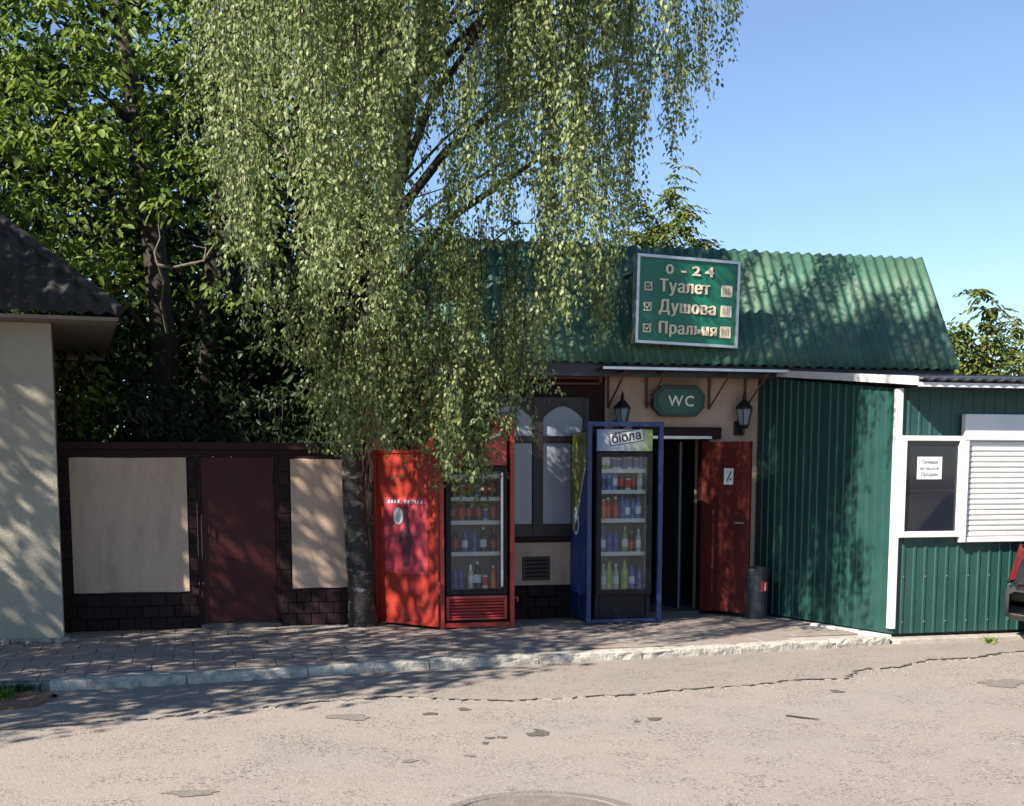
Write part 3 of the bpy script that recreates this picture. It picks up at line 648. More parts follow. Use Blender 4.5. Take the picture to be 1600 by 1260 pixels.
# ================================================================== coolers
def cooler(name, label, X0, X1, yf, zt, depth, body, doorframe, header, zs, zglass0, headz):
    """upright glass-door drinks cooler; returns thing"""
    t = thing(name, label, 'cooler', ((X0+X1)/2, yf+depth/2, 0)); z0 = .05; th = .045
    q = MB(); q.box(X0, X0+th, yf, yf+depth, z0, zt); q.box(X1-th, X1, yf, yf+depth, z0, zt); q.box(X0+th, X1-th, yf, yf+depth, zt-.05, zt); q.box(X0+th, X1-th, yf+.02, yf+depth, z0, zglass0-.03)
    q.box(X0+th, X1-th, yf+depth-.03, yf+depth-.003, zglass0-.03, zt-.05); q.build('cabinet', M[body], t, .006)
    q = MB(); q.box(X0+th+.002, X0+th+.012, yf+.03, yf+depth-.034, zglass0, headz); q.box(X1-th-.012, X1-th-.002, yf+.03, yf+depth-.034, zglass0, headz); q.box(X0+th+.012, X1-th-.012, yf+depth-.046, yf+depth-.034, zglass0, headz)
    q.box(X0+th+.012, X1-th-.012, yf+.04, yf+depth-.05, zglass0-.028, zglass0-.004); q.build('liner', M['fridgein'], t)
    MB().box(X0+.004, X1-.004, yf-.03, yf-.002, headz+.005, zt-.005).build('header', M[header], t, .008)
    d = link('glass_door', None, t, (X0, yf, z0)); w_ = .055
    q = MB(); q.box(X0+.004, X0+w_, yf-.035, yf-.003, zglass0-.05, headz-.005); q.box(X1-w_, X1-.004, yf-.035, yf-.003, zglass0-.05, headz-.005)
    q.box(X0+w_, X1-w_, yf-.035, yf-.003, zglass0-.05, zglass0); q.box(X0+w_, X1-w_, yf-.035, yf-.003, headz-.05, headz-.005); q.build('frame', M[doorframe], d, .004)
    MB().box(X0+w_+.001, X1-w_-.001, yf-.022, yf-.016, zglass0+.001, headz-.051).build('pane', M['glass'], d)
    for z in zs:
        s_ = link('shelf', None, t, (X0, yf, z)); q = MB()
        for i in range(12): y = yf+.06+i*(depth-.14)/11; q.box(X0+th+.013, X1-th-.013, y, y+.008, z-.006, z)
        q.build('rack', M['fridgein'], s_); MB().box(X0+th+.013, X1-th-.013, yf+.035, yf+.05, z-.026, z+.014).build('price_strip', M['shelf'], s_)
    q = MB(); q.box(X0+.05, X0+.1, yf+.05, yf+.1, 0, z0); q.box(X1-.1, X1-.05, yf+.05, yf+.1, 0, z0); q.box(X0+.05, X0+.1, yf+depth-.1, yf+depth-.05, 0, z0); q.box(X1-.1, X1-.05, yf+depth-.1, yf+depth-.05, 0, z0); q.build('feet', M['black'], t)
    return t
def cage(name, label, X0, X1, yf, yb, zt, mat, r=.02, back=True):
    t = thing(name, label, 'frame', ((X0+X1)/2, yf, 0))
    for x in (X0, X1):
        for y in ((yf, yb) if back else (yf,)): MB().box(x-r, x+r, y-r, y+r, 0, zt).build('post', M[mat], t, .004)
    for y in ((yf, yb) if back else (yf,)): MB().box(X0+r, X1-r, y-r+.002, y+r-.002, zt-2*r, zt-.002).build('rail', M[mat], t, .003)
    for x in ((X0, X1) if back else ()): MB().box(x-r+.002, x+r-.002, yf+r, yb-r, zt-2*r, zt-.002).build('rail', M[mat], t, .003); 
    return t
# blue one
yf = -.72
bX0, bX1 = FX(920, yf, 800), FX(1031, yf, 800); bzt = FZ(975, 659, yf)
cage('blue_cage', 'blue steel security frame around the bottle cooler beside the doorway', bX0, bX1, yf, -.08, bzt, 'blue', .024, False)
MB().box(bX0+.03, bX1-.03, yf-.018, yf+.018, .02, .055).build('bottom_rail', M['blue'], bpy.data.objects['blue_cage'])
gx0, gx1 = FX(931, yf+.03, 800), FX(1019, yf+.03, 800); gzt = FZ(975, 670, yf+.03)
zg0 = FZ(975, 922, yf); zh = FZ(975, 706, yf)
zs = [FZ(975, py, yf+.04) for py in (735, 768, 813, 865)]
bc = cooler('drinks_cooler', 'tall black glass door bottle cooler with a water brand header inside blue frame', gx0, gx1, yf+.05, gzt, .50, 'black', 'black', 'headblue' if 'headblue' in M else 'water', zs, zg0, zh)
# header print
hp = bpy.data.objects.get('header'); 
def header_mat():
    m = pm('header_print', (.16, .24, .42), .35, .2, 8)
    n = m.node_tree.nodes; l = m.node_tree.links; b = n['Principled BSDF']
    tc = n.new('ShaderNodeTexCoord'); sx = n.new('ShaderNodeSeparateXYZ'); rp = n.new('ShaderNodeValToRGB'); e = rp.color_ramp.elements
    l.new(tc.outputs['Generated'], sx.inputs[0]); l.new(sx.outputs[0], rp.inputs[0])
    e[0].color = (.15, .21, .34, 1); e[0].position = .05; e[1].color = (.22, .30, .06, 1); e[1].position = .98
    k = e.new(.3); k.color = (.40, .44, .50, 1); k = e.new(.74); k.color = (.38, .42, .34, 1)
    l.new(rp.outputs[0], b.inputs['Base Color']); return m
hp.data.materials.clear(); hp.data.materials.append(header_mat())
hz0, hz1 = zh+.005, gzt-.005; hw = gx1-gx0
T = Matrix.Translation((gx0+hw*.24, yf+.018, (hz0+hz1)/2-.052)) @ Matrix.Rotation(R(-9), 4, 'Y')
MB(T).box(.0, .36, .0, .0015, -.008, .115).build('logo_plate', M['ink'], bc)
MB(T).box(.006, .354, -.002, -.0005, -.001, .108).build('logo_field', M['lblW'], bc)
text_obj('lettering', 'біола', .125, M['ink'], bc, T @ Matrix.Translation((.018, -.004, .015)), extrude=.001, bold=.002)
# side wrap: green and blue print on the cooler's left side
q = MB(); xw = bX0-.012; MB().box(xw+.002, xw+.012, yf+.03, -.12, .05, gzt-.03).build('side_sheet', M['blue'], bpy.data.objects['blue_cage']); bc = bpy.data.objects['blue_cage']
q.add([(xw, yf+.06, 1.0), (xw, yf+.06, gzt-.04), (xw, yf+.54, gzt-.04), (xw, yf+.54, .9)], [(0, 1, 2, 3)]); q.build('side_print', M['lime'], bc)
q = MB(); xw -= .002
pts = [(yf+.06, .3), (yf+.06, 1.55), (yf+.14, 1.42), (yf+.20, 1.30), (yf+.28, 1.12), (yf+.40, .98), (yf+.54, .9), (yf+.54, .3)]
q.add([(xw, a, b) for a, b in pts], [tuple(range(len(pts)))]); q.build('side_print', M['lblB'], bc)
q = MB(); xw -= .002
up_ = [(yf+.06, 1.57), (yf+.15, 1.43), (yf+.22, 1.30), (yf+.30, 1.12), (yf+.42, .98)]
for (a, b), (c, d) in zip(up_, up_[1:]): q.add([(xw, a, b), (xw, a, b+.09), (xw, c, d+.09), (xw, c, d)], [(0, 1, 2, 3)])
q.build('side_swoosh', M['lblW'], bc)
me = text_mesh('side_lettering', 'б', .42, M['lblW'], extrude=.001, bold=.004)
me.transform(Matrix.Translation((xw-.002, yf+.50, .90)) @ Matrix.Rotation(R(-90), 4, 'Z') @ Matrix.Rotation(R(90), 4, 'X')); link('side_lettering', me, bc)
where = 'blue framed cooler'; ys = yf+.13; a, b = gx0+.07, gx1-.07
stock(['green', 'green', 'bluecan', 'bluecan', 'water', 'bluecan', 'bluecan', 'water'], a, b, ys, zs[0]+.003, where, 'top')
stock(['water', 'water', 'waterw', 'cola', 'canred', 'cola', 'clear'], a, b, ys, zs[1]+.003, where, 'second')
stock(['orange', 'red', 'red', 'water', 'waterw', 'water', 'waterw'], a, b, ys, zs[2]+.003, where, 'third')
stock(['waterw', 'water', 'water', 'green', 'cola', 'clear'], a, b, ys, zs[3]+.003, where, 'fourth')
stock(['clear', 'yellow', 'clear', 'yellow', 'waterw', 'water'], a, b, ys, zg0-.002, where, 'bottom')
# red one
yr = -.74
rX0, rX1 = FX(690, yr, 850), FX(800, yr, 850); rzt = 2.06
rc = cage('red_cage', 'red steel security cage round the cola cooler with its poster door open', rX0, rX1, yr, -.06, rzt, 'red', .022)
MB().box(rX0+.03, rX1-.03, yr-.018, yr+.018, .02, .06).build('bottom_rail', M['red'], rc)
MB().box(rX1-.004, rX1+.004, yr+.03, -.09, .05, rzt-.05).build('side_sheet', M['red'], rc)
MB().box(rX0-.004, rX0+.004, yr+.03, -.09, .05, rzt-.05).build('side_sheet', M['red'], rc)
q = MB(); q.tube([(rX1+.02, yr, .30), (rX1+.055, yr, .30), (rX1+.055, yr, .26)], .012, 6); q.build('latch', M['red'], rc)
fx0, fx1 = rX0+.045, rX1-.035; rz0 = FZ(750, 921, yr+.03); rzh = FZ(750, 735, yr+.03)
zr = [FZ(750, py, yr+.06) for py in (779, 816, 865)]
rcl = cooler('drinks_cooler', 'glass door cooler with red grille and red header inside red cage', fx0, fx1, yr+.06, 1.97, .52, 'black', 'black', 'rednew', [zr[0]+.22]+zr, rz0, rzh+.04)
lg = link('grille', None, rcl, (fx0, yr, .1)); gz0, gz1 = .085, rz0-.065
q = MB(); q.box(fx0+.005, fx0+.035, yr+.03, yr+.055, gz0, gz1); q.box(fx1-.035, fx1-.005, yr+.03, yr+.055, gz0, gz1); q.box(fx0+.035, fx1-.035, yr+.03, yr+.055, gz1-.03, gz1); q.box(fx0+.035, fx1-.035, yr+.03, yr+.055, gz0, gz0+.02); q.build('frame', M['rednew'], lg, .003)
n = 6; hh = (gz1-gz0-.05)/n
for i in range(n):
    z = gz0+.02+i*hh; MB().add([(fx0+.036, yr+.052, z+hh*.98), (fx1-.036, yr+.052, z+hh*.98), (fx1-.036, yr+.026, z+hh*.30), (fx0+.036, yr+.026, z+hh*.30), (fx0+.036, yr+.03, z+hh*.22), (fx1-.036, yr+.03, z+hh*.22), (fx1-.036, yr+.056, z+hh*.9), (fx0+.036, yr+.056, z+hh*.9)],
        [(3, 2, 1, 0), (4, 5, 2, 3), (7, 6, 5, 4)]).build('slat', M['rednew'], lg)
# white wave on the red header
q = MB(); zc = 1.86
for i in range(14):
    x = fx0+.08+(fx1-fx0-.16)*i/14; x2 = fx0+.08+(fx1-fx0-.16)*(i+1)/14; f_ = lambda u: zc+.035*math.sin((u-fx0)*14)
    q.add([(x, yr+.027, f_(x)-.012), (x2, yr+.027, f_(x2)-.012), (x2, yr+.027, f_(x2)+.014), (x, yr+.027, f_(x)+.014)], [(0, 1, 2, 3)])
q.build('header_wave', M['lblW'], rcl)
MB().box(fx1-.075, fx1-.05, yr+.012, yr+.022, rz0+.02, rzh-.02).build('door_handle', M['steel'], rcl, .004)
where = 'red caged cooler'; ys = yr+.16; a, b = fx0+.07, fx1-.08
stock(['cola', 'cola', 'cola', 'red', 'cola', 'cola'], a, b, ys, zr[0]+.223, where, 'top')
stock(['cola', 'canred', 'cola', 'bluecan', 'cola', 'cola'], a, b, ys, zr[0]+.003, where, 'second')
stock(['cola', 'red', 'cola', 'cola', 'bluecan', 'cola'], a, b, ys, zr[1]+.003, where, 'third')
stock(['cola', 'waterw', 'water', 'colaw', 'cola'], a, b, ys, zr[2]+.003, where, 'fourth')
stock(['water', 'water', 'clear', 'colaw', 'canred', 'orange'], a, b, ys, rz0-.002, where, 'bottom')
# open red door of the cage with its poster
hx, hy = rX0-.03, yr-.03; ex, ey2 = 1.79, -.09; ln = math.hypot(ex-hx, ey2-hy)
T = Matrix.Translation((hx, hy, 0)) @ Matrix.Rotation(math.atan2(hy-ey2, hx-ex), 4, 'Z')   # local -x runs along the leaf, -y faces the road
ztop = FZ(600, 703, -.3)
cd = link('cage_door', None, rc, (hx, hy, 0))
MB(T).box(-ln, 0, -.004, .004, .03, ztop).build('sheet', M['red'], cd)
q = MB(T); q.box(-ln, -ln+.035, -.022, .018, .03, ztop); q.box(-.035, 0, -.022, .018, .03, ztop); q.box(-ln+.035, -.035, -.02, .018, .03, .065); q.box(-ln+.035, -.035, -.02, .018, ztop-.035, ztop); q.build('frame', M['red'], cd, .003)
for z in (.35, 1.45): MB(T).tube([(.012, -.012, z), (.012, -.012, z+.12)], .014, 8).build('hinge', M['red'], cd)
po = thing('poster', 'faded pink poster with a dark figure on the open red cage door', 'poster', (2.0, -.4, .6))
pz0, pz1 = FZ(640, 897, -.45), FZ(640, 778, -.45); px0, px1 = -ln+.14, -.14
MB(T).box(px0, px1, -.0095, -.0065, pz0, pz1).build('sheet', M['pink'], po)
pc = (px0+px1)/2; H_ = pz1-pz0
def disc(name, cx, cz, rx, rz, mat, y=-.0115, n=18):
    MB(T).add([(cx+rx*math.cos(2*math.pi*i/n), y, cz+rz*math.sin(2*math.pi*i/n)) for i in range(n)], [tuple(range(n))]).build(name, M[mat], po)
disc('pale_oval', pc-.10, pz0+H_*.76, .065, .085, 'lblW'); disc('figure_print', pc, pz0+H_*.82, .04, .06, 'plum')
fig = [(-.05, .10), (.05, .10), (.06, .30), (.10, .42), (.08, .50), (.04, .66), (.06, .74), (0, .78), (-.05, .72), (-.03, .62), (-.09, .50), (-.10, .42), (-.05, .30)]
MB(T).add([(pc+a, -.0105, pz0+b*H_) for a, b in fig], [tuple(range(len(fig)))]).build('figure_print', M['plum'], po)
q = MB(T)
for i in range(11):
    x = px0+.05+i*(px1-px0-.1)/11
    if i != 4: q.add([(x, -.0115, pz1-.055), (x+.028, -.0115, pz1-.055), (x+.03, -.0115, pz1-.02), (x+.004, -.0115, pz1-.025)], [(0, 1, 2, 3)])
q.build('faded_heading', M['lblW'], po)

# ================================================================== green kiosk
KFL = Vector((6.41, -2.15, 0)); KBL = Vector((5.97, -.02, 0)); KR = 9.86; kz = FZ(1400, 607, -2.15)
kk = thing('kiosk', 'green metal clad kiosk with white window and roller shutter', 'kiosk', (8, -1, 0))
def cladding(name, o, ux, width, z0, z1, parent, period=.115, h=.010, z1b=None):
    z1b = z1 if z1b is None else z1b
    ux = Vector(ux).normalized(); n = ux.cross(Vector((0, 0, 1))); vs = []; d = 0; prof = []
    while d < width-.001:
        for a, b in ((0, 0), (.082, 0), (.089, h), (.108, h)):
            if d+a <= width: prof.append((d+a, b))
        d += period
    prof.append((width, 0))
    for z, zz in ((z0, z0), (z1, z1b)): vs += [Vector(o)+ux*a+n*b+Vector((0, 0, z+(zz-z)*a/width)) for a, b in prof]
    k = len(prof); fs = [(i, i+1, k+i+1, k+i) for i in range(k-1)]
    # back face gives the sheet a body
    vs += [Vector(o)-n*.03+Vector((0, 0, z0)), Vector(o)+ux*width-n*.03+Vector((0, 0, z0)), Vector(o)+ux*width-n*.03+Vector((0, 0, z1b)), Vector(o)-n*.03+Vector((0, 0, z1))]
    fs += [(2*k+1, 2*k, 2*k+3, 2*k+2), (0, k, 2*k+3, 2*k), (k-1, 2*k+1, 2*k+2, 2*k-1)]
    return MB().add(vs, fs).build(name, M['green'], parent)
sd = (KFL-KBL); sl_ = sd.length; kb = .01
kzb = FZ(1200, 590, -.1)
for i in range(2): cladding('cladding_sheet', KBL+sd*(i*.5), sd, sl_*.5-.004, kb, kzb+(kz-kzb)*i*.5, kk, z1b=kzb+(kz-kzb)*(i+1)*.5)
for i in range(3): cladding('cladding_sheet', KFL+Vector((i*1.15, 0, 0)), (1, 0, 0), 1.146, kb, kz, kk)
mb = MB(); mb.box(KR, KR+.04, -2.13, -.05, 0, kz); mb.build('side_wall', M['green'], kk)
q = MB(); q.prism([(KBL.x+.04, -.05), (KFL.x+.05, -2.1), (KR-.01, -2.1), (KR-.01, -.05)], -.02, .005); q.build('floor_plate', M['iron'], kk)
q = MB(); q.box(KFL.x-.022, KFL.x+.018, -2.186, -2.166, .06, kz); q.box(KFL.x-.036, KFL.x-.017, -2.166, -2.11, .06, kz); q.build('corner_trim', M['white'], kk, .003)
# roof slab with fascias
rdir = sd.normalized(); RF = KFL+rdir*.33+Vector((-.07, 0, 0)); RB = KBL-rdir*.0+Vector((-.07, 0, 0)); RB.y = -.45; RB.x = KBL.x+.02
zk0, zk1 = FZ(1437, 601, RF.y), FZ(1437, 589, RF.y); zr0, zr1 = FZ(1225, 589, RB.y), FZ(1225, 580, RB.y)
P_ = [(RB.x, RB.y), (RF.x, RF.y), (KR+.3, RF.y), (KR+.3, RB.y)]; Zl = [zr0+.02, zk0+.02, zk0+.02, zr0+.02]; Zu = [zr1, zk1, zk1, zr1]
q = MB(); q.add([(*p, z) for p, z in zip(P_, Zl)]+[(*p, z) for p, z in zip(P_, Zu)], [(3, 2, 1, 0), (4, 5, 6, 7), (0, 1, 5, 4), (1, 2, 6, 5), (2, 3, 7, 6), (3, 0, 4, 7)]); q.build('roof', M['roofdark'], kk)
nn = Vector((rdir.y, -rdir.x, 0)); nn = nn if nn.x < 0 else -nn
a = Vector((RB.x, RB.y, 0))+nn*.003; b = Vector((RF.x, RF.y, 0))+nn*.003
q = MB(); P_ = [(a.x, a.y), (b.x, b.y), (b.x+nn.x*.02, b.y+nn.y*.02), (a.x+nn.x*.02, a.y+nn.y*.02)]; q.add([(*p, z) for p, z in zip(P_, (zr0, zk0-.005, zk0-.005, zr0))]+[(*p, z) for p, z in zip(P_, (zr1+.006, zk1+.006, zk1+.006, zr1+.006))], [(3, 2, 1, 0), (4, 5, 6, 7), (0, 1, 5, 4), (1, 2, 6, 5), (2, 3, 7, 6), (3, 0, 4, 7)]); q.build('side_fascia', M['white'], kk)
MB().box(RF.x-.01, KR+.3, RF.y-.018, RF.y-.002, zk0-.018, zk0+.02).build('front_fascia', M['whitemetal'], kk)
corr('roof_edge', (RF.x, RF.y-.05, zk1-.012), (1, 0, 0), (0, RB.y-RF.y, zr1-zk1), KR+.3-RF.x, 1.2, M['trimdark'], kk, .12, .01, .02)
MB().box(RF.x+.05, KR, RF.y+.0, -2.17, kz-.002, kz+.02).build('soffit', M['trimdark'], kk)
# window
yk = -2.19; w0, w1 = Fy(1409, 681, yk), Fy(1499, 839, yk); t_ = .047
kw = link('window', None, kk, (w0.x, yk, w1.z))
q = MB(); q.box(w0.x, w0.x+t_, yk-.03, -2.166, w1.z, w0.z); q.box(w1.x-t_, w1.x, yk-.03, -2.166, w1.z, w0.z); q.box(w0.x+t_, w1.x-t_, yk-.03, -2.166, w1.z, w1.z+t_*1.2); q.box(w0.x+t_, w1.x-t_, yk-.03, -2.166, w0.z-t_, w0.z); q.build('frame', M['whitemetal'], kw, .005)
MB().box(w0.x+t_+.001, w1.x-t_-.001, yk+.005, yk+.012, w1.z+t_*1.2+.001, w0.z-t_-.001).build('pane', M['darkglass'], kw)
zmid = FZ(1450, 768, yk); MB().box(w0.x+t_+.002, w1.x-t_-.002, yk-.0, yk+.004, zmid, zmid+.006).build('glazing_bar', M['trimdark'], kw)
n0, n1 = Fy(1434, 714, yk), Fy(1471, 749, yk); nt_ = thing('paper_notice', 'white rental notice with phone number in the kiosk window', 'notice', (n0.x, yk, n1.z))
MB().box(n0.x, n1.x, yk+.001, yk+.0035, n1.z, n0.z).build('sheet', M['paper'], nt_)
for s_, fz in (('Оренда', .70), ('067-456-22-09', .42), ('Продам', .14)):
    text_obj('print', s_, .046 if len(s_) < 9 else .034, M['ink'], nt_, Matrix.Translation(((n0.x+n1.x)/2, yk, n1.z+(n0.z-n1.z)*fz)), extrude=.0004, bold=.0006, align='CENTER')
# shutter
s0, s1 = Fy(1505, 647, yk), Fy(1600, 846, yk); SX1 = s0.x+1.5
sh_ = link('roller_shutter', None, kk, (s0.x, yk, s1.z)); zb = FZ(1560, 689, yk)
MB().box(s0.x, SX1, yk-.05, -2.166, zb, s0.z).build('housing', M['whitemetal'], sh_, .01)
for a_ in (s0.x, SX1-.055): MB().box(a_, a_+.055, yk-.045, -2.166, s1.z, zb-.002).build('guide_rail', M['whitemetal'], sh_, .004)
MB().box(s0.x+.057, SX1-.057, yk-.03, yk, s1.z, s1.z+.05).build('bottom_bar', M['whitemetal'], sh_, .005)
n = 18; hh = (zb-s1.z-.055)/n
for i in range(n):
    z = s1.z+.053+i*hh; X0, X1 = s0.x+.057, SX1-.057; pr = [(-2.168, z+.001), (yk-.006, z+.001), (yk-.016, z+hh*.25), (yk-.018, z+hh*.6), (yk-.010, z+hh*.90), (yk+.002, z+hh-.001), (-2.168, z+hh-.001)]
    m_ = len(pr); MB().add([(X0, *p) for p in pr]+[(X1, *p) for p in pr], [(j+1, j, m_+j, m_+j+1) for j in range(m_-1)]+[tuple(range(m_)), tuple(range(2*m_-1, m_-1, -1))]).build('slat', M['whitemetal'], sh_)
# screws on ribs
q = MB()
for i in range(12):
    for z in (.12, .55): 
        if (i+int(z*10)) % 2: q.lathe([(.0055, 0), (.004, .003)], 6, (0, 0, 0)); q.v[-12:] = [(KFL.x+.098+i*.115+a, -2.166-c, z+b) for a, b, c in q.v[-12:]]
q.build('screw', M['steel'], kk)
# footing
q = MB(); q.prism([(5.99, -.3), (6.36, -2.25), (6.42, -2.30), (9.9, -2.30), (9.9, -.3)], -.16, -.025); struct(q.build('kiosk_footing', M['concrete'], bevel=.012))
q = MB(); q.prism([(6.08, -1.15), (6.22, -2.2), (6.38, -2.2), (6.14, -1.15)], -.03, .006); struct(q.build('footing_strip', M['white']))

# ================================================================== left booth with hipped wavy roof
lb = thing('plaster_booth', 'grey plaster booth with dark hipped corrugated roof', 'building', (-1.17, -.66, 0))
LX, LY = -1.17, -.66; ye = -1.0; eaveZ = FZ(183, 490, ye); exr = FX(183, ye, 490); wt = eaveZ-.06
q = MB(); q.box(-5, LX-.62, LY, 3, -.05, wt); q.build('wall', M['greyplaster'], lb); q = MB(); q.box(LX-.612, LX, LY-.004, 3, -.05, wt); q.build('corner_wall', M['greyplaster'], lb, .006)
MB().box(LX-.618, LX-.606, LY-.012, LY, .0, wt-.01).build('seam', M['greyplaster'], lb)
MB().box(-5.4, exr-.03, ye+.05, 3.4, wt+.003, wt+.02).build('soffit', M['soffit'], lb)
MB().box(-5.4, exr-.02, ye+.035, ye+.048, wt+.004, wt+.035).build('fascia', M['soffit'], lb)
pitch = 42; hd = 2.6; q = MB()
a = Vector((exr, ye, eaveZ)); tp = Vector((exr-hd, ye+hd, eaveZ+hd*math.tan(R(pitch))))
# front hip face as wavy strips cut by the hip line
def hipface(o, ux, us_dir, width, name):
    """triangular-topped wavy face: columns stop at the hip"""
    nx = int(width/.15*8); vs = []; fs = []; nrm = Vector(ux).cross(Vector(us_dir)).normalized(); sl = Vector(us_dir).normalized(); run = math.cos(R(pitch))
    for i in range(nx+1):
        d = width*i/nx; Ls = min(d, hd)/run; z = .019*math.sin(2*math.pi*d/.15)
        for j in range(2): vs.append(Vector(o)+Vector(ux)*d+sl*(Ls*j)+nrm*z)
    for i in range(nx): fs.append((2*i, 2*i+2, 2*i+3, 2*i+1))
    n0 = len(vs); vs += [v-nrm*.012 for v in vs]; fs += [tuple(n0+k for k in f[::-1]) for f in list(fs)]
    fs += [(2*i+2, 2*i, n0+2*i, n0+2*i+2) for i in range(nx)]
    return MB().add(vs, fs).build(name, M['roofdark'], lb, smooth=True)
tp_ = math.tan(R(pitch))
hipface(a, (-1, 0, 0), (0, 1, tp_), 4.8, 'roof_sheets'); hipface(a, (0, 1, 0), (-1, 0, tp_), 4.6, 'roof_sheets')
q = MB(); q.tube([a+Vector((0, 0, .03)), tp+Vector((0, 0, .04))], .05, 8); q.build('hip_cap', M['roofdark'], lb)
lb.rotation_euler[2] = R(4.9)
# rubble at the booth's foot
q = MB()
for i in range(60):
    x = random.uniform(-2.4, -1.05); y = LY-.05-abs(random.gauss(0, .07)); r = random.uniform(.015, .05); q.lathe([(r*.6, 0), (r, r*.35), (r*.8, r*.7), (r*.3, r*.95)], 6, (x, y, -.005))
q.v = [(x+random.gauss(0, .006), y+random.gauss(0, .006), z+random.gauss(0, .003)) for x, y, z in q.v]
o = q.build('rubble', M['concrete']); o['kind'] = 'stuff'

# ================================================================== car at the right edge
xr = FX(1567, -3.1, 960)+.53; cy = -3.13
car = thing('parked_car', 'dark parked hatchback at the right edge showing its red tail light', 'car', (xr+2, cy, RZ))
def car_body():
    # stations along x: (x, half width, z bottom, z belt, z top)
    S = [(0.0, .62, .30, .55, .58), (.04, .74, .25, .60, .66), (.12, .80, .22, .72, .90), (.22, .83, .20, .84, .98), (.45, .84, .19, .90, .99), (1.2, .845, .18, .90, .96), (2.2, .845, .18, .88, .94), (2.9, .84, .18, .84, .92), (3.5, .82, .19, .76, .84), (3.8, .77, .22, .66, .74), (3.93, .66, .27, .55, .60)]
    vs = []; fs = []
    for x, hw, zb, zm, zt in S:
        ring = [(-hw*.86, zb), (-hw*.97, zb+.10), (-hw, (zb+zm)/2), (-hw*.985, zm-.05), (-hw*.92, zm+(zt-zm)*.6), (-hw*.75, zt), (hw*.75, zt), (hw*.92, zm+(zt-zm)*.6), (hw*.985, zm-.05), (hw, (zb+zm)/2), (hw*.97, zb+.10), (hw*.86, zb)]
        vs += [(xr+x, cy+y, RZ+z) for y, z in ring]
    n = 12
    for i in range(len(S)-1):
        for j in range(n): fs.append((i*n+j, i*n+(j+1) % n, (i+1)*n+(j+1) % n, (i+1)*n+j))
    fs += [tuple(range(n)), tuple(range(len(S)*n-1, (len(S)-1)*n-1, -1))]
    o = MB().add(vs, fs).build('body', M['carpaint'], car, smooth=True); md = o.modifiers.new('sub', 'SUBSURF'); md.levels = 1; md.render_levels = 2
car_body()
S = [(.14, .70, .93), (.45, .62, 1.36), (.8, .60, 1.44), (1.9, .60, 1.45), (2.3, .62, 1.36), (3.0, .70, .93)]
q = MB(); vs = []; fs = []
for x, hw, z in S:
    vs += [(xr+x, cy-.76, RZ+.92), (xr+x, cy-hw, RZ+z), (xr+x, cy+hw, RZ+z), (xr+x, cy+.76, RZ+.92)]
for i in range(len(S)-1):
    for j in range(4): fs.append((i*4+j, i*4+(j+1) % 4, (i+1)*4+(j+1) % 4, (i+1)*4+j))
q.add(vs, fs).build('windows', M['darkglass'], car)
q = MB()
for i in range(1, 4):
    (x, hw, z), (x2, hw2, z2) = S[i], S[i+1]; q.add([(xr+x, cy-hw-.004, RZ+z+.006), (xr+x2, cy-hw2-.004, RZ+z2+.006), (xr+x2, cy+hw2+.004, RZ+z2+.006), (xr+x, cy+hw+.004, RZ+z+.006)], [(0, 1, 2, 3)])
q.build('roof', M['carpaint'], car)
q = MB(); vs = []
S2 = [(-.03, .66, .27, .50), (.0, .76, .23, .54), (.10, .845, .21, .55), (.42, .855, .20, .54)]
for x, hw, zb, zt in S2: vs += [(xr+x, cy-hw, RZ+zb+.03), (xr+x, cy-hw, RZ+zt-.03), (xr+x+.02, cy-hw+.05, RZ+zt), (xr+x+.02, cy+hw-.05, RZ+zt), (xr+x, cy+hw, RZ+zt-.03), (xr+x, cy+hw, RZ+zb+.03), (xr+x+.03, cy+hw-.08, RZ+zb), (xr+x+.03, cy-hw+.08, RZ+zb)]
fs = [(i*8+j, i*8+(j+1) % 8, (i+1)*8+(j+1) % 8, (i+1)*8+j) for i in range(3) for j in range(8)]+[tuple(range(8))]
q.add(vs, fs).build('bumper', M['carplastic'], car, smooth=True)
for sgn in (-1, 1):
    q = MB(); P_ = [(.025, .735, .60), (.06, .80, .59), (.20, .848, .62), (.28, .85, .72), (.26, .825, .88), (.16, .79, .93), (.10, .75, .83), (.05, .735, .69)]
    vs = [(xr+x-.004, cy+sgn*(y+.008), RZ+z) for x, y, z in P_]+[(xr+x+.05, cy+sgn*(y-.09), RZ+z) for x, y, z in P_]
    n = 8; q.add(vs, [tuple(range(n))]+[(i, (i+1) % n, n+(i+1) % n, n+i) for i in range(n)]); q.build('tail_light', M['taillight'], car, .006)
    MB().tube([(xr-.012, cy+sgn*.68, RZ+.565), (xr+.02, cy+sgn*.77, RZ+.57), (xr+.1, cy+sgn*.85, RZ+.575), (xr+.40, cy+sgn*.862, RZ+.57)], .012, 6).build('bumper_strip', M['chrome'], car)
    for x in (.78, 3.2):
        T = Matrix.Translation((xr+x, cy+sgn*.78, RZ+.30)) @ Matrix.Rotation(R(90), 4, 'X')
        wl = link('wheel', None, car, (xr+x, cy+sgn*.78, RZ+.3))
        MB(T).lathe([(.20, -.09), (.28, -.095), (.30, -.07), (.30, .07), (.28, .095), (.20, .09)], 24).build('tyre', M['rubber'], wl); MB(T).lathe([(.19, -.08), (.198, -.02), (.198, .02), (.19, .08)], 18).build('rim', M['steel'], wl)
    MB().box(xr+3.80, xr+3.92, cy+sgn*.62-.1, cy+sgn*.62+.1, RZ+.60, RZ+.70).build('headlight', M['chrome'], car, .02)
MB().box(xr-.04, xr-.028, cy-.26, cy+.26, RZ+.42, RZ+.53).build('number_plate', M['white'], car)

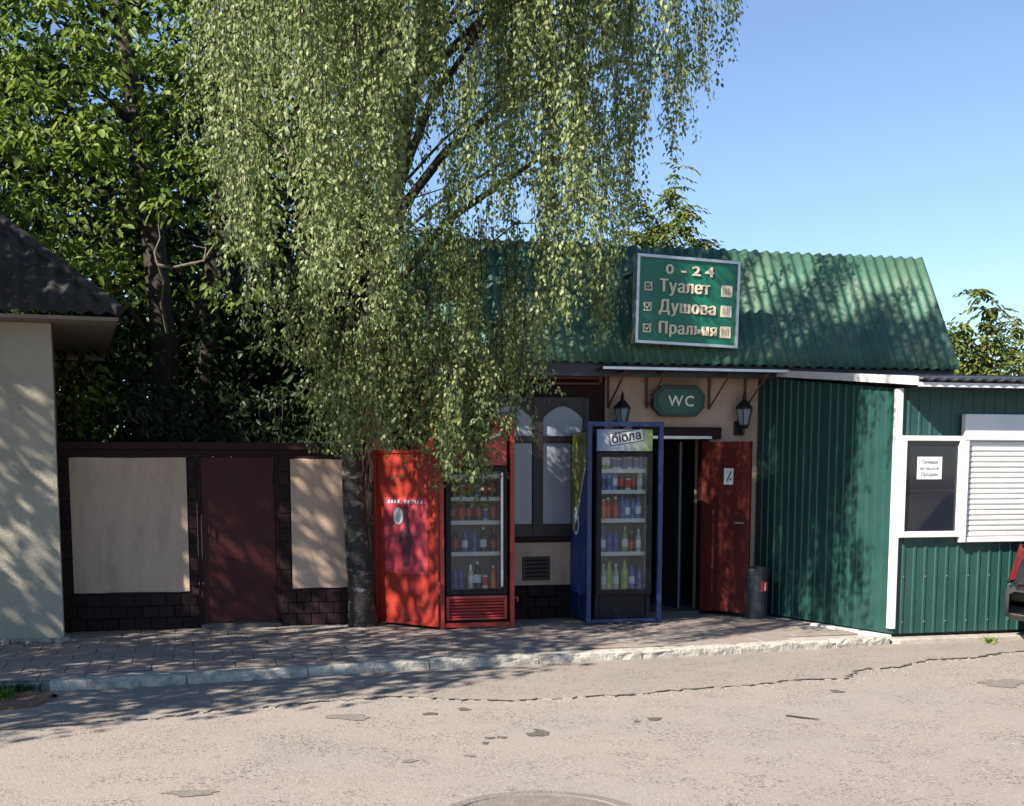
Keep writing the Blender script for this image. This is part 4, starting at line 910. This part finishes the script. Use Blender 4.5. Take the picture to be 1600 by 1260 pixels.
# ================================================================== weeds, twig
def weed(px, py, n, sz, label):
    c = Gz(px, py, RZ+.01); t = np.array(c); a = rng.uniform(0, 6.28, n); el = rng.uniform(.2, 1.3, n)
    Dn = np.stack([np.cos(a)*np.cos(el), np.sin(a)*np.cos(el), np.sin(el)], 1); P = t+Dn*rng.uniform(.0, .4, (n, 1))*sz+rng.normal(0, .02, (n, 3))*[1, 1, 0]
    tag(link('weed', leaves_mesh('weed', P, Dn, unit(n), rng.uniform(.5, 1.1, n)*sz, rng.uniform(.25, .45, n)*sz, L_BROAD, rng.uniform(0, 1, n))), label, 'weed')
weed(1546, 1005, 26, .07, 'small green weed at the foot of the kiosk footing')
weed(8, 1094, 60, .09, 'bright green weed in soil at the kerb end')
def grass(pts, n, hgt, label):
    P = []; 
    for _ in range(n):
        a = random.choice(pts); P.append(tuple(Gz(a[0]+random.gauss(0, a[2]), a[1]+random.gauss(0, a[3]), RZ+.01)))
    P = np.array(P); d = np.stack([rng.normal(0, .35, n), rng.normal(0, .35, n), np.ones(n)], 1)
    return tag(link('grass_tuft', leaves_mesh('grass_tuft', P, d, unit(n), rng.uniform(.4, 1.2, n)*hgt, np.full(n, .006), L_DARK, rng.uniform(.3, 1, n))), label, 'grass')
grass([(-60, 1080, 40, 4), (5, 1080, 18, 4), (32, 1078, 12, 3)], 900, .075, 'dark low grass at the left end of the kerb')
weed(75, 1066, 22, .06, 'pale weed beside the broken kerb end')
q = MB(); q.tube([Gz(1228, 1118, RZ+.008), Gz(1250, 1121, RZ+.008), Gz(1280, 1124, RZ+.01)], [.005, .006, .003], 5)
tag(q.build('twig', M['barkdark']), 'thin dark twig lying on the open road', 'twig')

# ================================================================== birch
ENV = [(310, 250), (320, 340), (345, 400), (380, 480), (420, 555), (470, 585), (490, 560), (505, 690), (540, 722), (600, 705), (640, 690), (680, 705), (700, 790), (730, 808), (765, 750), (785, 660), (820, 700), (842, 610), (880, 470), (930, 550), (960, 520),
       (975, 430), (986, 330), (1005, 240), (1045, 255), (1065, 190), (1090, 150), (1105, 140), (1122, 50), (1145, 125), (1160, 20)]
def env(x): return float(np.interp(x, [a for a, _ in ENV], [b for _, b in ENV]))
bt = thing('birch_tree', 'weeping birch with pale drooping foliage in front of the building', 'tree', (1.62, -.2, 0))
TR = [Vector(p) for p in ((1.64, -.22, -.03), (1.62, -.22, .3), (1.57, -.22, 1.0), (1.54, -.22, 1.8), (1.68, -.26, 2.8), (2.0, -.3, 4.2), (2.3, -.32, 6), (2.5, -.3, 8), (2.55, -.25, 9.6))]
TRr = [.155, .125, .11, .10, .092, .078, .06, .04, .02]
q = MB(); q.tube(TR, TRr, 14); o = q.build('trunk', M['birch'], bt, smooth=True)
def trunk_at(z):
    for a, b in zip(TR, TR[1:]):
        if z <= b.z: return a.lerp(b, (z-a.z)/(b.z-a.z))
    return TR[-1]
P, Dn, Nn, LL, WW, TT = [], [], [], [], [], []
limbs = MB(); twigs = MB(); pale = MB()
def add_strand(top, length, wob):
    n = int(length/.019); 
    if n < 4: return
    ph = random.uniform(0, 6.28); sway = Vector((random.gauss(0, .07), random.gauss(0, .07), 0))
    pts = [top+sway*(i/5)**2*5*.3+Vector((math.cos(ph+i)*wob, math.sin(ph*2+i)*wob, -length*i/5)) for i in range(6)]
    twigs.tube(pts, [.0035, .003, .0026, .002, .0016, .001], 3, False)
    t = np.sort(rng.uniform(.04, 1, n)); A = np.array(pts); i = np.minimum((t*5).astype(int), 4); f = (t*5-i)[:, None]
    c = A[i]*(1-f)+A[i+1]*f
    a = rng.uniform(0, 2*np.pi, n); off = np.stack([np.cos(a), np.sin(a), np.zeros(n)], 1); r = rng.uniform(.0, .05, (n, 1))
    P.append(c+off*r); d = off*rng.uniform(.15, .9, (n, 1)); d[:, 2] = -rng.uniform(.45, 1.1, n); Dn.append(d); Nn.append(off+rng.normal(0, .5, (n, 3)))
    LL.append(rng.uniform(.032, .056, n)); WW.append(rng.uniform(.02, .034, n)); b0 = random.uniform(-.16, .16); TT.append(np.clip(rng.normal(.42+b0, .22, n), 0, 1))
px = 318.0
clus = []
while px < 1158:
    k = 0
    while True:
        x_ = px+random.uniform(-14, 14); py = env(x_)-k*random.uniform(74, 98)-(random.uniform(0, 45) if k or random.random() < .4 else random.uniform(0, 14))
        sparse = px > 985
        if py < -420: break
        zb0 = FZ(x_, py, -1.2)
        if zb0 < 2.75: y = random.uniform(-2.3, -.95)
        elif px > 760 and random.random() < .62: y = random.uniform(-3.8, -2.3)
        elif px < 760 and random.random() < .3: y = random.uniform(-4.1, -2.8)
        elif px > 870: y = random.uniform(-2.7, 1.2)
        elif zb0 < 3.4: y = random.uniform(-2.8, 1.0)
        else: y = random.uniform(-3.7, 1.1)
        if y > -.75 and FZ(x_, py, y) < 4.15 and y < 5: y = random.uniform(-2.1, -.8)
        p = Fy(x_, py, y); k += 1
        if p.z > (7.6 if px < 760 else 6.7): break
        if sparse and random.random() < .15: continue
        gap = any(((x_-gx)/rx)**2+((py-70-gy)/ry)**2 < 1 for gx, gy, rx, ry in ((748, 40, 30, 80), (716, 200, 30, 75), (775, 185, 22, 70), (905, 225, 22, 60), (948, 215, 18, 55), (1005, 60, 22, 60), (860, 95, 18, 50)))
        if gap and random.random() < .88: continue
        if 690 < x_ < 870 and 400 < py < 600 and random.random() < .6: continue
        if k > 1 and math.sin(px/19+k*.35)+.6*math.sin(px/41+k*1.3+2) < -.45 and random.random() < .85: continue
        clus.append((p, k, px))
    px += 22 if px < 985 else 14
x_ = 498.0
while x_ < 840:
    b_ = env(x_)-random.uniform(-6, 70)*(1 if random.random() < .7 else 0)
    if not (845 > x_ > 780 and random.random() < .4): clus.append((Fy(x_, b_, random.uniform(-2.2, -1.0)), 1, x_))
    x_ += 12
for _ in range(70): a_ = random.uniform(410, 700); clus.append((Fy(a_, random.uniform(-260, 300), random.uniform(-2.2, .9)), 4, a_))  # added inner strands, thickening the crown so it shades the roof
for _ in range(18): a_ = random.uniform(690, 800); clus.append((Fy(a_, random.uniform(-80, 330), random.uniform(-.6, 1.0)), 4, a_))
for _ in range(26): a_ = random.uniform(770, 985); clus.append((Fy(a_, random.uniform(-60, 250), random.uniform(-3.7, -2.4)), 4, a_))  # added front strands that cast shade on the kiosk side
for p, k, px_ in clus:
    n = random.randint(5, 8) if px_ < 985 else random.randint(4, 6)
    if k <= 2 and px_ < 985: n += 1
    ln = random.uniform(.8, 1.2) if k == 1 else random.uniform(1.0, 2.2); top0 = p+Vector((0, 0, ln))
    for _ in range(n):
        tp = Vector((p.x+random.gauss(0, .05), p.y+random.gauss(0, .08), top0.z+random.gauss(0, .08))); l2 = (tp.z-p.z)*(1 if random.random() < .45 else random.uniform(.5, 1.0))
        add_strand(tp, l2, .012)
    if random.random() < .09 or k == 1 and random.random() < .22:
        z0 = min(max(2.4, top0.z-random.uniform(.2, 1.2)), 8.6); s_ = trunk_at(z0); m_ = s_.lerp(top0, .55)+Vector((0, 0, random.uniform(.15, .5))); m2 = s_.lerp(top0, .85)+Vector((0, 0, random.uniform(.08, .25)))
        rr = .008+.0035*(top0-s_).length
        (pale if random.random() < .12 else limbs).tube([s_, s_.lerp(m_, .5)+Vector((0, 0, .06)), m_, m2, top0], [rr, rr*.8, rr*.6, rr*.38, .004], 5, False)
# heavy limbs
for e in ((4.2, -.3, 5.6), (5.2, -.2, 6.9), (.6, -.9, 5.2), (3.2, -1.2, 4.4), (1.2, .6, 6.4), (3.6, .8, 7.4), (2.6, -1.6, 5.4)):
    s_ = trunk_at(e[2]-1.7); e = Vector(e); m_ = s_.lerp(e, .5)+Vector((0, 0, .35)); limbs.tube([s_, s_.lerp(m_, .5)+Vector((0, 0, .12)), m_, e, e+Vector((e.x-s_.x, e.y-s_.y, -.2)).normalized()*.4], [.05, .045, .036, .022, .01], 7)
for a_, b_, c_ in (((580, 150), (540, 205), (515, 240)), ((690, 435), (735, 470), (765, 500)), ((690, 540), (740, 560), (768, 578)), ((440, 215), (452, 250), (450, 300)), ((800, 55), (770, 65), (735, 75))):
    y = -2.1 if a_[1] < 400 and a_[0] < 700 else -1.4
    pale.tube([Fy(*a_, y), Fy(*b_, y-.05), Fy(*c_, y)], [.012, .009, .004], 5)
limbs.build('limbs', M['barkdark'], bt, smooth=True)['kind'] = 'stuff'
twigs.build('twigs', M['barkdark'], bt)['kind'] = 'stuff'
pale.build('bare_branches', M['barkpale'], bt)['kind'] = 'stuff'
o = link('foliage', leaves_mesh('foliage', np.concatenate(P), np.concatenate(Dn), np.concatenate(Nn), np.concatenate(LL), np.concatenate(WW), L_BIRCH, np.concatenate(TT)), bt); o['kind'] = 'stuff'
NB = sum(len(a) for a in P)

# ================================================================== broad-leaved trees
def sprays(centers, nleaf, size, spread, droop=.5):
    """leaf clusters: each centre carries a fan of leaves, layered and drooping outwards"""
    n = len(centers)*nleaf; c = np.repeat(np.array(centers), nleaf, 0)
    a = rng.uniform(0, 2*np.pi, n); r = rng.uniform(.15, 1, n)*spread; off = np.stack([np.cos(a)*r, np.sin(a)*r, rng.normal(0, .25, n)*spread-.3*r], 1)
    d = np.stack([np.cos(a), np.sin(a), -rng.uniform(.1, 1.2, n)*droop*2], 1)+rng.normal(0, .35, (n, 3))
    N = np.stack([rng.normal(0, .5, n)-.25, rng.normal(0, .5, n)-.25, np.ones(n)], 1)
    L__, W__ = (lambda q_: (q_, q_*rng.uniform(.42, .58, n)))(rng.uniform(.5, 1.3, n)*size)
    return c+off, d, N, L__, W__
def tree(name, label, base, trunk_pts, trunk_r, limb_ends, foliage, mat, group=None, bark='barkdark', single=0):
    t = thing(name, label, 'tree', base, group); q = MB(); q.tube(trunk_pts, trunk_r, 9); q.build('trunk', M[bark], t, smooth=True)
    q = MB()
    for s_, e in limb_ends:
        s_, e = Vector(s_), Vector(e); m_ = s_.lerp(e, .5)+Vector((0, 0, .2)); q.tube([s_, m_, e], [.05, .03, .008], 5)
    if limb_ends: q.build('limbs', M[bark], t, smooth=True)['kind'] = 'stuff'
    P, d, N, L_, W_ = (np.concatenate(x) for x in zip(*foliage)); tint = np.clip(rng.normal(.45, .25, len(P)), 0, 1)
    if single:   # the leaves that show largest, one by one
        v = P-np.array(EYE); z = v @ np.array(FW); u = 800+F*(v @ np.array(RT))/z; h = PPY-F*(v @ np.array(UP))/z
        ok = np.where((u > 4) & (u < 430) & (h > 4) & (h < 440))[0]; pick = ok[np.argsort(-(L_[ok]/z[ok]))[:single]]
        protos = [leaves_mesh('leaf', np.zeros((1, 3)), np.array([[0, 1., 0]]), np.array([[0, 0, 1.]]), np.array([1.]), np.array([.5+.04*k]), mat, np.array([.2+.18*k]), True) for k in range(5)]
        for i in pick:
            D_ = Vector(d[i]).normalized(); S_ = D_.cross(Vector(N[i])).normalized(); U_ = S_.cross(D_)
            o = link('leaf', protos[i % 5], t); o.matrix_basis = Matrix.Translation(P[i]) @ Matrix((S_, D_, U_)).transposed().to_4x4() @ Matrix.Scale(float(L_[i]), 4)
        keep = np.ones(len(P), bool); keep[pick] = False; P, d, N, L_, W_, tint = (x[keep] for x in (P, d, N, L_, W_, tint))
    o = link('foliage', leaves_mesh('foliage', P, d, N, L_, W_, mat, tint, True), t); o['kind'] = 'stuff'; return t
GAPS = [(112, 152, 17), (165, 138, 12), (195, 150, 12), (58, 36, 14), (100, 60, 9), (128, 275, 9), (255, 20, 8), (290, 30, 7), (216, 340, 7), (218, 220, 9), (300, 300, 8), (316, 360, 7), (280, 255, 5)]
def region(n, x0, x1, y0, y1, d0, d1, keep=lambda a, b: True, gaps=True):
    out = []
    while len(out) < n:
        a, b = random.uniform(x0, x1), random.uniform(y0, y1)
        if not keep(a, b) or (gaps and any((a-gx)**2+(b-gy)**2 < (r*1.5)**2 for gx, gy, r in GAPS)): continue
        out.append(tuple(Fy(a, b, random.uniform(d0, d1))))
    return out
# big-leaved tree behind the boundary wall
bright = lambda a, b: not (215 < a < 330 and 330 < b < 560) and b < 350+.9*max(0, a-20)+60 and b < 480
fol = [sprays(region(430, -160, 420, -200, 480, .9, 2.2, bright), 16, .105, .19), sprays(region(520, -180, 430, -260, 470, 2.0, 4.2, lambda a, b: True), 12, .125, .25)]
tk = [Fy(262, 720, 2.4), Fy(258, 560, 2.4), Fy(240, 380, 2.4), Fy(215, 200, 2.5), Fy(190, 40, 2.6), Fy(170, -150, 2.8)]
lim = [(tk[i], Fy(x, y, 1.4+random.random()*2)) for i, x, y in ((1, 120, 420), (1, 380, 430), (2, 90, 280), (2, 330, 290), (3, 60, 120), (3, 330, 150), (4, 60, 0), (4, 300, -20), (5, 20, -200), (5, 320, -200), (2, 160, 330), (3, 150, 170))]
tree('broadleaf_tree', 'bright green broad leaved tree growing behind the boundary wall', tk[0], tk, [.17, .15, .13, .11, .09, .06], lim, fol, L_BROAD, single=300)
tk = [Fy(318, 700, 3.4), Fy(325, 520, 3.4), Fy(345, 300, 3.4), Fy(360, 100, 3.4), Fy(380, -160, 3.4)]
lim = [(tk[i], Fy(x, y, 3+random.random()*2)) for i, x, y in ((1, 240, 380), (1, 420, 400), (2, 270, 220), (2, 450, 240), (3, 300, 20), (3, 480, 40), (0, 200, 560), (0, 430, 560))]
fol = [sprays(region(1100, -200, 620, -200, 560, 3.6, 5.6), 12, .15, .3), sprays(region(160, 60, 520, 480, 690, 1.6, 3.6, gaps=False), 12, .11, .25)]
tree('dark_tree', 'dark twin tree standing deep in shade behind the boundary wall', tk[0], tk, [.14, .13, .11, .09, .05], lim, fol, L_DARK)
# pale dead branch
q = MB(); y = 1.0; q.tube([Fy(246, 414, y), Fy(268, 419, y), Fy(290, 414, y), Fy(318, 408, y), Fy(328, 392, y), Fy(342, 372, y)], [.016, .014, .013, .011, .008, .004], 5); q.tube([Fy(318, 408, y), Fy(322, 388, y), Fy(300, 384, y)], [.009, .008, .004], 5); q.tube([Fy(246, 414, y), Fy(241, 395, y), Fy(250, 372, y), Fy(247, 350, y)], [.012, .009, .007, .004], 5); q.tube([Fy(247, 414, y), Fy(256, 440, y+.1), Fy(252, 475, y+.3), Fy(261, 520, y+.6)], [.012, .013, .015, .017], 6)
tag(q.build('dead_branch', M['barkpale']), 'pale bare forked branch against the dark tree trunks', 'branch')
# shaded shrubs right behind the wall
for i, (x0, x1, lab, n) in enumerate(((88, 170, 'sunlit leafy shrub behind wall next to the booth', 34), (180, 330, 'dark leafy shrub behind the steel door', 46), (330, 540, 'dark leafy shrub behind wall near the birch', 60))):
    cs = region(n, x0, x1, 560 if i == 0 else 600, 700, .6, 1.8, gaps=False); t = thing('shrub', lab, 'shrub', Fy((x0+x1)/2, 760, 1.2), 'shrubs behind the boundary wall')
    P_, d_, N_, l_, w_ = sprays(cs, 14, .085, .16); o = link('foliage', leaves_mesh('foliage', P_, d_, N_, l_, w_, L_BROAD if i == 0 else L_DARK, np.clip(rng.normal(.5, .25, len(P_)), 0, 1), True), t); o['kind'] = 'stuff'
    q = MB()
    for c in cs[::3]: q.tube([Fy((x0+x1)/2, 770, 1.2), Vector(c)-Vector((0, 0, .2)), c], [.02, .01, .004], 4, False)
    q.build('stems', M['barkdark'], t)['kind'] = 'stuff'
# far wood behind
cs = region(2300, -330, 760, 60, 760, 6.5, 9.8, lambda a, b: b > 60+max(0, (a-330))*1.0, gaps=True)
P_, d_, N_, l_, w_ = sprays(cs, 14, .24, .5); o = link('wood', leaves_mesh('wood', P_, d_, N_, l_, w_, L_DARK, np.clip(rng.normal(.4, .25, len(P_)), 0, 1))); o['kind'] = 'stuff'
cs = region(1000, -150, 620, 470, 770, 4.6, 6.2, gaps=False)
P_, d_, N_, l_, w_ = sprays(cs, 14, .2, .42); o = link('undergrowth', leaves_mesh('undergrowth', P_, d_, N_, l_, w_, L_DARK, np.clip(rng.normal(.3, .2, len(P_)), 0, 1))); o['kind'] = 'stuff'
# tree shading the forecourt from the left, just outside the frame
def round_tree(name, label, c, r, zc, n, mat, size):
    th = rng.uniform(0, 2*np.pi, n); u = rng.uniform(-1, 1, n); rr = rng.uniform(.35, 1, n)**.5; s = np.sqrt(1-u*u)
    cs = np.stack([c[0]+r*rr*s*np.cos(th), c[1]+r*rr*s*np.sin(th), zc+r*.85*rr*u], 1)
    tk = [(c[0], c[1], -.2), (c[0]+.05, c[1], zc*.5), (c[0]+.1, c[1]+.05, zc), (c[0], c[1], zc+r*.6)]
    lim = [((c[0], c[1], zc*.55+.1*k), tuple(cs[k*11])) for k in range(14)]
    return tree(name, label, (c[0], c[1], -.2), tk, [.2, .17, .12, .04], lim, [sprays([tuple(q_) for q_ in cs], 12, size, .28)], mat)
round_tree('linden_tree', 'round crowned tree left of the booth shading the forecourt', (-5.0, -4.2), 3.0, 5.0, 1250, L_BROAD, .13)
round_tree('linden_tree', 'broad tree farther along the kerb left of the booth', (-7.2, -5.8), 2.2, 4.7, 520, L_BROAD, .13)
round_tree('linden_tree', 'tree beyond the booth shading its hipped roof', (-6.3, -1.5), 2.4, 6.3, 620, L_BROAD, .13)
# trees behind the roof on the right
def fronds(stems, n, size, mat_n):
    """long branches carrying drooping compound leaves"""
    P, d, N, L_, W_ = [], [], [], [], []
    for pts in stems:
        A = np.array([tuple(p) for p in pts]); m = n; t = np.sort(rng.uniform(0.1, 1, m)); k = len(A)-1; i = np.minimum((t*k).astype(int), k-1); f = (t*k-i)[:, None]; c = A[i]*(1-f)+A[i+1]*f
        for q_ in c:
            a = random.uniform(0, 6.28); dr = np.array([math.cos(a), math.sin(a), random.uniform(-.5, .5)]); dr /= np.linalg.norm(dr); ln = random.uniform(.2, .42)
            for j in range(9):
                s_ = (j//2+.5)/5; base = q_+dr*ln*s_+np.array([0, 0, -.16*s_*s_]); side = np.cross(dr, [0, 0, 1]); sg_ = 1 if j % 2 else -1
                P.append(base); d.append(side*sg_+dr*.6+np.array([0, 0, -.5])+rng.normal(0, .15, 3) if j < 8 else dr+np.array([0, 0, -.6])); N.append(np.array([0, 0, 1.])+rng.normal(0, .3, 3)); L_.append(size*random.uniform(.7, 1.2)); W_.append(size*.42)
    return np.array(P), np.array(d), np.array(N), np.array(L_), np.array(W_)
def stems_px(lst, y): return [[Fy(a, b, y+random.uniform(-.3, .3)) for a, b in s] for s in lst]
S = stems_px([[(1040, 470), (1020, 380), (1000, 330), (995, 290)], [(1040, 470), (1030, 370), (1045, 310), (1065, 258)], [(1050, 470), (1050, 390), (1065, 350), (1075, 320)], [(1020, 470), (1005, 400), (992, 360)], [(1070, 470), (1085, 400), (1098, 372)], [(1040, 470), (1025, 390), (1030, 345)]], 4.9)
tree('ash_sapling', 'yellow green sapling rising behind the green roof ridge', Gz(1040, 900, -.1) if False else (S[0][0].x, 4.9, -.17), [(S[0][0].x, 4.9, -.17), (S[0][0].x, 4.9, 2), tuple(S[0][0])], [.06, .05, .03], [], [fronds(S, 62, .095, 0)], L_ASH)
for i, (lst, lab) in enumerate(([[[(1530, 720), (1530, 600), (1535, 520), (1530, 450)], [(1530, 700), (1545, 600), (1555, 540), (1562, 480)], [(1530, 700), (1510, 600), (1500, 540), (1508, 500)], [(1530, 700), (1540, 620), (1530, 560), (1545, 500)], [(1530, 720), (1520, 640), (1540, 590)]], 'young ash tree with yellow drooping leaves right of roof'],
        [[[(1630, 720), (1610, 620), (1595, 560), (1590, 495)], [(1630, 700), (1600, 640), (1580, 590), (1575, 540)], [(1640, 700), (1640, 600), (1650, 500)], [(1620, 700), (1585, 650), (1568, 610)]], 'leafy tree at the right edge above the kiosk roof'], [[[(1480, 720), (1490, 600), (1485, 540), (1478, 500)], [(1480, 720), (1500, 640), (1495, 580)], [(1470, 720), (1470, 620), (1490, 530)], [(1480, 720), (1510, 600), (1515, 560)]], 'dense darker tree just past the roof verge'])):
    S = stems_px(lst, 6+i*1.4); b = S[0][0]
    tree('ash_tree', lab, (b.x, b.y, -.17), [(b.x, b.y, -.17), (b.x, b.y, 1), tuple(b)], [.09, .08, .05], [(s[0], s[2]) for s in S], [fronds(S, 80, .12, 0)], L_ASH if i < 2 else L_BROAD, 'trees behind the kiosk')
print('birch leaves', NB, 'pavers', cnt, 'objects', len(bpy.data.objects))
